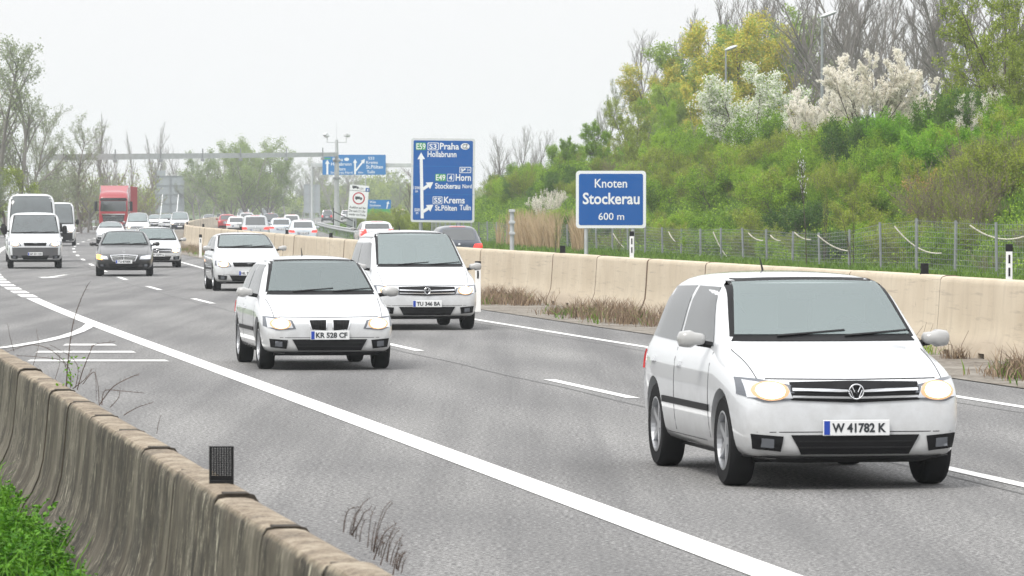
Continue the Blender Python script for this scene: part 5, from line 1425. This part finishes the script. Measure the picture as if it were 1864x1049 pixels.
# --- bank: bushes
lab = {'bushg': ('mid green leafy bush on the slope of the bank', 'green bushes on the bank'), 'busho': ('olive green twiggy bush on the slope of the bank', 'olive bushes on the bank'),
       'bushd': ('dark green dense bush on the slope of the bank', 'dark bushes on the bank'), 'bushb': ('bright yellow green bush on the slope of the bank', 'bright bushes on the bank'), 'thicket': ('brown twiggy thicket on the slope of the bank', 'brown thickets on the bank')}
def zone(l, g_, px, fence=False):
    zn = ('close behind the wire fence' if fence else 'left of the town distance sign' if px < 1050 else 'above the town distance sign' if px < 1180 else 'between town sign and flowering sapling' if px < 1440
          else 'between flowering sapling and orange shrub' if px < 1690 else 'near the right edge')
    return l.replace('on the slope of the bank', 'on the bank, ' + zn), g_ + ', ' + zn
def bank(px, py, key, size, wide=1.0, label=None):
    """where the sight line through (px,py) meets the bank"""
    t = 100.0
    for _ in range(400):
        x = px2x(px, t); z = py2z(py, t)
        if x - MM(t) > 16.8 and z <= hill_z(x, t) + .05: break
        t += 1.0
    l, g_ = lab.get(key, (None, None))
    if label: l, g_ = label, None
    else: l, g_ = zone(l, g_, px)
    return plant(key, 'bush', px2x(px, t), t, size, l, 'bush', g_, wide)
rb = random.Random(21)
for (x0, x1, y0, y1, keys, n) in [
        (885, 1050, 300, 385, ['busho', 'bushg', 'bushd', 'busho'], 34), (1050, 1300, 290, 385, ['busho', 'bushg', 'busho', 'thicket'], 34),
        (1170, 1440, 250, 400, ['busho', 'bushg', 'busho', 'bushg'], 46), (1380, 1620, 330, 430, ['busho', 'bushg', 'bushg'], 24),
        (1440, 1740, 265, 330, ['bushg', 'busho', 'bushb'], 20), (1700, 1870, 240, 320, ['bushg', 'bushb', 'busho', 'thicket'], 20),
        (1680, 1870, 330, 440, ['thicket', 'thicket', 'busho', 'thicket'], 30), (1050, 1250, 250, 300, ['bushg', 'busho', 'bushd'], 14), (1260, 1430, 215, 270, ['bushg', 'bushd'], 9)]:
    for _ in range(n):
        bank(rb.uniform(x0, x1), rb.uniform(y0, y1), rb.choice(keys), rb.uniform(1.3, 2.5), rb.uniform(.7, 1.0))
for px, py, s, w, l in [(1690, 345, 2.6, .8, 'big bright green bush on the slope, above the orange leaved shrub'), (1745, 318, 2.2, .8, 'bright green bush right of the big one near the white tipped shrubs'),
                        (1640, 338, 1.9, .8, 'bright green bush at the left end of the bright green group'), (1150, 300, 1.6, .8, 'small bright green bush right above the town distance sign'), (1835, 300, 2.2, .8, 'bright green bush at the right edge below the cream blossom'),
                        (1625, 295, 2.4, .8, 'bright green bush below the largest cream blossoming tree')]:
    bank(px, py, 'bushb', s, w, l)
for i_ in range(56):
    Y_ = 122 + i_ * 2.6 + rb.uniform(-1, 1); d_ = rb.uniform(17.2, 20.5); ky_ = rb.choice(['busho', 'bushg', 'thicket', 'busho', 'bushd'])
    l_, g__ = zone(*lab[ky_], 0, True)
    plant(ky_, 'bush', MM(Y_) + d_, Y_, rb.uniform(1.1, 1.9), l_, 'bush', g__, rb.uniform(.9, 1.25))
bank(1540, 330, 'bushd', 2.8, .7, 'dark green bush in the hollow left of the bright green group')
bank(1730, 300, 'bushd', 3.0, .7, 'dark evergreen bush behind the bright green group')
bank(1680, 400, 'bushor', 1.9, .9, 'orange leaved shrub below the bright green bushes')
bank(1730, 375, 'bushor', 1.1, .9, 'small orange leaved shrub right of the larger one')
bank(1800, 275, 'bushc', 2.6, .9, 'cream blossoming shrub near the right edge, left one of the pair')
bank(1850, 250, 'bushc', 3.0, .9, 'cream blossoming shrub near the right edge, right one of the pair')
bank(1770, 290, 'bushc', 2.0, .8, 'low cream blossoming shrub at the foot of the pair near the right edge')
bank(990, 410, 'bushc', 2.0, .8, 'cream blossoming shrub left of the town distance sign')
bank(1010, 395, 'bushc', 1.8, .7, 'upper cream blossoming shrub left of the town distance sign')
bank(1590, 285, 'bushc', 1.2, .6, 'small pale pinkish shrub at the foot of the cream blossoming tree')
for px, Y, yt in ((700, 430, 372), (720, 400, 378), (745, 380, 372), (665, 480, 385), (690, 350, 392), (760, 340, 385), (780, 330, 390), (800, 320, 392), (735, 345, 390)):
    T('busho', 'bush', px, Y, yt, 'low olive shrub on the flat ground left of the large direction sign', 'bush', 'low shrubs left of the large direction sign', wide=1.2)

# --- left side trees
for key, px, Y, yt, l, w in [
        ('bigl', 22, 370, 72, 'tallest tree on the left with a broad pale green crown', 1.0), ('bigl', -25, 350, 60, 'tall tree cut off by the left edge of the view', 1.0),
        ('bud', 62, 400, 170, 'slender forked tree right of the tallest left tree', .8), ('bud', 148, 410, 203, 'rounded brownish budding tree left of the red truck', .95),
        ('bud', 95, 425, 245, 'smaller budding tree between the forked and the rounded one', .9), ('bare', 210, 470, 225, 'leafless tree directly behind the red truck', .8),
        ('bare2', 180, 460, 200, 'leafless thin tree right behind the rounded budding tree', .6), ('bare2', 240, 730, 232, 'very thin leafless tree right of the red truck', .5),
        ('bare2', 290, 760, 215, 'pale leafless tree with steep branches above the left sign back', .7), ('bare2', 275, 770, 240, 'shorter pale leafless tree left of the one above the sign back', .6), ('bare', 335, 780, 260, 'faint leafless tree right of the left sign back', .8)]:
    T(key, 'bare_tree' if key.startswith('bare') else 'tree', px, Y, yt, l, wide=w)
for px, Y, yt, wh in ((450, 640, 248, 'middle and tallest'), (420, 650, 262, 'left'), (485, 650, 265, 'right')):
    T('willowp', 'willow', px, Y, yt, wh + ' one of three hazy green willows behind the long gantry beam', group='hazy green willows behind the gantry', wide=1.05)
for px, Y, yt in ((15, 350, 300), (50, 365, 315), (85, 380, 310), (125, 385, 322), (160, 420, 305), (-20, 340, 300), (110, 405, 290), (190, 450, 318)):
    T('bud' if (px // 5) % 3 else 'green2', 'shrub', px, Y, yt, 'tall green shrub under the trees behind the left guardrail', 'shrub', 'green shrubs behind the left guardrail', wide=1.5)
for px, Y, yt in ((140, 430, 290), (215, 480, 310), (250, 620, 330), (262, 740, 335), (170, 470, 285), (232, 500, 285)):
    T('thicket', 'bare_shrub', px, Y, yt, 'grey twiggy thicket filling the gaps under the left trees', 'shrub', 'grey thickets under the left trees', wide=1.1)
i = 0
for px, Y, yt, ky in [(355, 700, 285, 'bud'), (385, 720, 275, 'bare'), (520, 1090, 285, 'bud'), (550, 1120, 292, 'bare'), (580, 1130, 300, 'bud'), (605, 1100, 290, 'bare'), (640, 1100, 300, 'bud'), (670, 1120, 305, 'bare'), (700, 1150, 300, 'bud'), (500, 850, 285, 'bare'), (535, 1150, 300, 'bud'), (560, 1160, 285, 'bud'), (320, 900, 290, 'bare'), (365, 850, 300, 'bud'), (625, 900, 310, 'bare'), (720, 900, 320, 'bud'), (300, 950, 290, 'bud')]:
    T(ky, 'distant_tree', px, Y, yt, 'far pale tree fading into haze beyond the gantries', 'tree', 'far trees fading into haze', wide=1.2)
# far wood as one mass
rng = np.random.default_rng(77)
cs = []
for q in range(170):
    t = q / 170; px = 180 + 860 * t + rng.normal() * 8; Y = 1150 + rng.uniform(-60, 150); x = px2x(px, Y); h = rng.uniform(5, 10) + 2.5 * math.sin(px * .021)
    n = 1300
    a = rng.normal(size=(n, 3)); a /= np.linalg.norm(a, axis=1)[:, None]; rr_ = rng.random(n)[:, None] ** .5
    cs.append(a * rr_ * np.array([[4.2, 3.6, h * .5]]) + np.array([[x, Y, h * .52]]))
V, Q = leaves(np.concatenate(cs), .55, rng)
tag(np_mesh('far_wood', V, Q, M['l_olive']), 'far wood fading to blue grey haze along the horizon', 'wood', kind='stuff')

# --- ground cover
def blades(pts, h, w, rng, lean=.35):
    n = len(pts); p = np.asarray(pts); az = rng.uniform(0, 2 * math.pi, n); hh = (h * rng.uniform(.5, 1.3, n))
    dx = np.stack([np.cos(az) * w / 2, np.sin(az) * w / 2, np.zeros(n)], 1)
    ln = rng.normal(size=(n, 2)) * lean
    top = p + np.stack([ln[:, 0] * hh, ln[:, 1] * hh, hh], 1); mid = p + np.stack([ln[:, 0] * hh * .3, ln[:, 1] * hh * .3, hh * .55], 1)
    V = np.stack([p - dx, p + dx, mid + dx * .8, mid - dx * .8, top + dx * .15, top - dx * .15], 1).reshape(-1, 3)
    b = np.arange(n)[:, None] * 6
    return V, np.concatenate([b + np.array([[0, 1, 2, 3]]), b + np.array([[3, 2, 4, 5]])])
rng = np.random.default_rng(5)
pts = []
while len(pts) < 120000:
    Y = 110 + 300 * rng.random() ** 1.3; d = 13 + 17 * rng.random()
    x = MM(Y) + d
    if abs((x * F / Y) ) > 980: continue
    pts.append((x, Y, hill_z(x, Y)))
V, Q = blades(pts, .38, .07, rng)
tag(np_mesh('bank_grass', V, Q, M['l_grass']), 'green grass and herbs covering the bank behind the fence', 'grass', kind='stuff')
# low scrub cover in drifts
cs = []
for _ in range(1500):
    Y = 120 + 260 * rng.random() ** 1.2; d = 17.0 + 14 * rng.random(); x = MM(Y) + d
    if abs(x * F / Y) > 980: continue
    n = 130; a = rng.normal(size=(n, 3)) * np.array([[.40, .40, .22]]); cs.append(a + np.array([[x, Y, hill_z(x, Y) + .22]]))
V, Q = leaves(np.concatenate(cs), .085, rng)
tag(np_mesh('bank_scrub', V, Q, M['l_green']), 'low olive scrub growing between the bushes of the bank', 'scrub', kind='stuff')
# dry reeds behind the fence
pts = []
for _ in range(7000):
    px = rng.uniform(868, 1000); Y = rng.uniform(205, 240); x = max(px2x(px, Y), MM(Y) + 14.5)
    if math.sin(x * 1.9) + math.sin(Y * .9 + x) > -.5: pts.append((x, Y, 0))
V, Q = blades(pts[:2300], 1.7, .035, rng, .13)
tag(np_mesh('dry_reeds', V, Q, M['l_tan']), 'dry tan reeds behind the fence, left of the town distance sign', 'reeds', kind='stuff')
# weeds on the gravel strip
dry = ([], [], []); grn = []
for _ in range(430):
    Y = rng.choice([rng.uniform(84, 112), rng.uniform(52, 61), rng.uniform(120, 260), rng.uniform(150, 230), rng.uniform(85, 108)])
    c = math.sin(Y * .55) + math.sin(Y * .23 + 1) + rng.normal() * .4
    if c < -.2 and Y < 112: continue
    cx_ = MM(Y) - rng.uniform(.45, 1.9); k = rng.integers(0, 3); n = int(rng.uniform(18, 90)); r_ = rng.uniform(.10, .35)
    for q in range(n): dry[k].append((cx_ + rng.normal() * r_ * .8, Y + rng.normal() * r_ * 2, .01))
    if rng.random() < .30:
        for q in range(25): grn.append((cx_ + rng.normal() * r_, Y + rng.normal() * r_ * 2, .01))
VV = []; QQ = []; o_ = 0
for k, h in enumerate((.13, .20, .31)):
    V, Q = blades(dry[k], h, .016, rng, .45); VV.append(V); QQ.append(Q + o_); o_ += len(V)
tag(np_mesh('dry_weeds', np.concatenate(VV), np.concatenate(QQ), M['l_brown']), 'dry brown weeds growing on the gravel strip along the median barrier', 'weeds', kind='stuff')
V, Q = blades(grn, .17, .025, rng, .6)
tag(np_mesh('green_weeds', V, Q, M['l_grass']), 'sparse green weeds among the dry ones by the median barrier', 'weeds', kind='stuff')
# left verge and far roadside grass
pts = []
for _ in range(26000):
    Y = 60 + 440 * rng.random() ; x = LL(Y) - 8.9 - rng.random() ** 1.5 * 7
    if abs(x * F / Y) > 980: continue
    pts.append((x, Y, -.1))
for _ in range(14000):
    Y = 300 + 240 * rng.random(); x = MM(Y) + 11.9 + rng.random() * 4; pts.append((x, Y, -.1))
V, Q = blades(pts, .45, .09, rng)
tag(np_mesh('roadside_grass', V, Q, M['l_grass']), 'green grass along both outer roadsides', 'grass', kind='stuff')

# --- near plants
def leafy_herb(x, y, z, n, R0, H0, seed, label):
    rg = np.random.default_rng(seed); r = empty('leafy_herb', (x, y, z), 0, label=label, cat='plant', group='green herbs at the near wall foot')
    mb = MB(); C = []; DD = []
    for k in range(n):
        az = rg.uniform(0, 2 * math.pi); ln = R0 * rg.uniform(.45, 1.1); el = rg.uniform(.35, 1.35)
        p = Vector((rg.normal() * R0 * .25, rg.normal() * R0 * .25, 0)); d = Vector((math.cos(az) * math.cos(el), math.sin(az) * math.cos(el), math.sin(el) * H0 / R0))
        pts = [p]
        for s in range(7):
            d = (d + Vector((0, 0, -.13))).normalized(); p = p + d * ln / 6; pts.append(p)
        mb.tube(pts, .004, 3, .0015, cap=False)
        side = d.cross(Vector((0, 0, 1))).normalized()
        for s in range(1, 8):
            q = pts[s]; t = (pts[s] - pts[s - 1]).normalized(); wmax = ln * .24 * math.sin(math.pi * min(1, (s + .8) / 8.5))
            for sg in (-1, 1):
                for j in range(3):
                    f = (j + 1) / 3; c = q + side * sg * wmax * f * .8 + t * wmax * (.25 + .3 * f) + Vector((0, 0, rg.normal() * .006))
                    C.append(c); DD.append((side * sg * .8 + t * (.5 + .4 * (j - 1))).normalized())
    mb.build('stems', M['l_herb'], r, fix=False)
    c = np.array([tuple(v) for v in C]); u = np.array([tuple(v) for v in DD]); u += rg.normal(size=u.shape) * .25; u /= np.linalg.norm(u, axis=1)[:, None]
    nrm = rg.normal(size=u.shape) * .35 + np.array([[0, 0, 1.]]); v = np.cross(u, nrm); v /= np.linalg.norm(v, axis=1)[:, None]
    s = (R0 * .15 * rg.uniform(.6, 1.3, len(c)))[:, None]
    V = np.stack([c - u * s * .4, c + v * s * .3, c + u * s * .62 + nrm * s * -.1, c - v * s * .3], 1).reshape(-1, 3)
    np_mesh('foliage', V, np.arange(len(c) * 4).reshape(-1, 4), M['l_herb'], r)
    return r
hs = random.Random(4)
spots = [(100, 985, 1.0), (60, 1010, 1.1), (20, 960, 1.1), (130, 1040, .8), (-10, 1020, 1.1), (40, 930, .9), (85, 1060, 1.0), (10, 890, .9), (120, 950, .7), (55, 975, 1.0), (-20, 950, 1.0), (150, 1000, .6), (20, 1075, 1.0), (-15, 905, .9), (70, 1100, 1.0), (140, 1090, .7)]
for i, (px, py, sc) in enumerate(spots):
    Y = CH * F / (py + 48 - HOR); leafy_herb(px2x(px, Y), Y, -.02, 46, .26 * sc, .34 * sc, 100 + i, 'bright green feathery herb growing at the foot of the near weathered wall')
pts = []
for _ in range(5000):
    Y = rng.uniform(20, 48); x = nb_line(Y) - .33 - rng.random() * 3.0; pts.append((x, Y, -.02))
V, Q = blades(pts, .28, .012, rng, .45)
tag(np_mesh('verge_grass', V, Q, M['l_herb']), 'bright green grass on the near verge beside the weathered wall', 'grass', kind='stuff')

def twig_plant(name, px, py, Y, stems, label, seed, thorn=True, leafy=0):
    """stems: lists of photo points (px,py) tracing each stem in the plane at distance Y"""
    x0, z0 = px2x(px, Y), py2z(py, Y); rg = random.Random(seed); r = empty(name, (x0, Y, z0), 0, label=label, cat='plant'); s = Y / F
    for st in stems:
        w = st[0]; P3 = []
        for i, (a, b_) in enumerate(st[1:]): P3.append(Vector(((a - px) * s, rg.uniform(-.02, .02) * i, (py - b_) * s)))
        # smooth
        Q3 = []
        for i in range(len(P3) - 1):
            p0, p1, p2, p3 = P3[max(0, i - 1)], P3[i], P3[i + 1], P3[min(len(P3) - 1, i + 2)]
            for t in np.linspace(0, 1, 6, endpoint=False):
                t = float(t); Q3.append(.5 * ((2 * p1) + (p2 - p0) * t + (2 * p0 - 5 * p1 + 4 * p2 - p3) * t * t + (3 * p1 - p0 - 3 * p2 + p3) * t ** 3))
        Q3.append(P3[-1])
        mb = MB().tube(Q3, w, 5, w * .35)
        if thorn:
            for q in Q3[2:]:
                if rg.random() < .9:
                    d = Vector((rg.uniform(-1, 1), rg.uniform(-.6, .6), rg.uniform(.1, 1))).normalized(); mb.tube([q, q + d * rg.uniform(.008, .028)], w * .4, 3, w * .15)
        mb.build('stem', M['stem'], r, fix=False)
    if leafy:
        C = [(rg.gauss(0, .05), rg.gauss(0, .02), rg.uniform(.0, .22)) for _ in range(leafy)]
        V, Q = leaves(C, .03, np.random.default_rng(seed)); np_mesh('leaves', V, Q, M['l_bright'], r)
    return r
twig_plant('bramble', 128, 706, 33, [[.0045, (120, 706), (124, 650), (132, 590), (146, 545), (160, 517)], [.004, (140, 710), (150, 675), (165, 640), (172, 628), (210, 622)], [.0035, (132, 708), (155, 690), (167, 672)],
    [.0035, (128, 706), (125, 672), (95, 640), (60, 628), (15, 640)], [.003, (122, 700), (115, 660), (70, 650), (30, 648)], [.003, (137, 706), (142, 672), (128, 650), (90, 628)], [.003, (150, 700), (172, 678), (175, 730)], [.002, (100, 690), (108, 660), (104, 640)], [.002, (60, 665), (70, 630), (66, 600)], [.002, (25, 640), (18, 612), (14, 590)]],
    'upright thorny bramble with a tall stem behind the near wall, left one of the two', 5, leafy=40)
twig_plant('bramble', 190, 735, 29, [[.0035, (180, 738), (205, 705), (240, 686), (252, 683)], [.003, (185, 738), (190, 712), (222, 712), (262, 716)], [.0028, (200, 742), (215, 725), (218, 708)], [.003, (225, 756), (250, 742), (278, 733)], [.0025, (180, 735), (178, 700), (172, 678)], [.002, (285, 790), (288, 770), (292, 757)]],
    'low reddish bramble with arching twigs behind the near wall, right one of the two', 6)
rg = random.Random(9); stems = []
for _ in range(22):
    a = rg.uniform(625, 735); l = rg.uniform(25, 95) * (1 if a > 660 else 1.0); bb = 965 + (a - 625) * .75; k = rg.uniform(.12, .5)
    stems.append([.0022, (a, bb), (a + l * k * .25, bb - l * .45), (a + l * k * .7, bb - l * .85), (a + l * k * 1.1, bb - l)])
stems += [[.003, (625, 970), (628, 945), (636, 928), (655, 924)], [.003, (640, 975), (655, 950), (662, 935), (673, 928)], [.003, (680, 1020), (695, 980), (705, 965), (722, 953)], [.0028, (692, 1030), (706, 985), (718, 962)], [.0028, (715, 1048), (722, 1010), (730, 978)]]
twig_plant('dry_weed_clump', 670, 1000, 19.0, stems, 'clump of dry reddish weed stalks behind the near wall at the bottom of the view', 11)
# weeds at the foot of the cream wall
def small_weed(px, py, Y, label, h, seed, green=True):
    x, z = px2x(px, Y), 0; r = empty('weed', (x, Y, 0), 0, label=label, cat='plant'); rg = np.random.default_rng(seed)
    V, Q = blades([(rg.normal() * .10, rg.normal() * .06, 0) for _ in range(120)], h * .5, .012, rg, .6); np_mesh('leaves', V, Q, M['l_green'] if green else M['l_brown'], r)
    mb = MB()
    for k in range(5):
        p = Vector((rg.normal() * .08, 0, 0)); mb.tube([p, p + Vector((rg.normal() * .05, 0, h * .6)), p + Vector((rg.normal() * .1, 0, h * rg.uniform(.7, 1.4)))], .004, 4, .002)
    mb.build('stalks', M['stem'], r, fix=False)
small_weed(1675, 640, 68.5, 'green weed with dry stalks at the foot of the cream barrier on the right', .38, 1)
small_weed(1740, 640, 66.5, 'dry curled weed at the foot of the cream barrier near the right edge', .34, 2, False)
small_weed(908, 545, 108, 'small green tuft at the barrier foot behind the white delineator post', .30, 3)

# --- haze
X0_, X1_, Y0_, Y1_, Z0_, Z1_ = -420, 420, -40, 1500, -1.4, 30
hz = MB().add([(X0_, Y0_, Z0_), (X1_, Y0_, Z0_), (X1_, Y1_, Z0_), (X0_, Y1_, Z0_), (X0_, Y0_, Z1_), (X1_, Y0_, Z1_), (X1_, Y1_, Z1_), (X0_, Y1_, Z1_)],
              [(0, 3, 2, 1), (4, 5, 6, 7), (0, 1, 5, 4), (1, 2, 6, 5), (2, 3, 7, 6), (3, 0, 4, 7)])
hm = bpy.data.materials.new('haze'); hm.use_nodes = True; hm.node_tree.nodes.clear()
o_ = hm.node_tree.nodes.new('ShaderNodeOutputMaterial'); pv = hm.node_tree.nodes.new('ShaderNodeVolumePrincipled')
pv.inputs['Color'].default_value = (.90, .95, 1.0, 1); pv.inputs['Density'].default_value = HAZE; pv.inputs['Anisotropy'].default_value = 0.1
hm.node_tree.links.new(pv.outputs[0], o_.inputs['Volume'])
tag(hz.build('haze', hm), 'pale haze filling the air over the road', 'haze', kind='stuff')
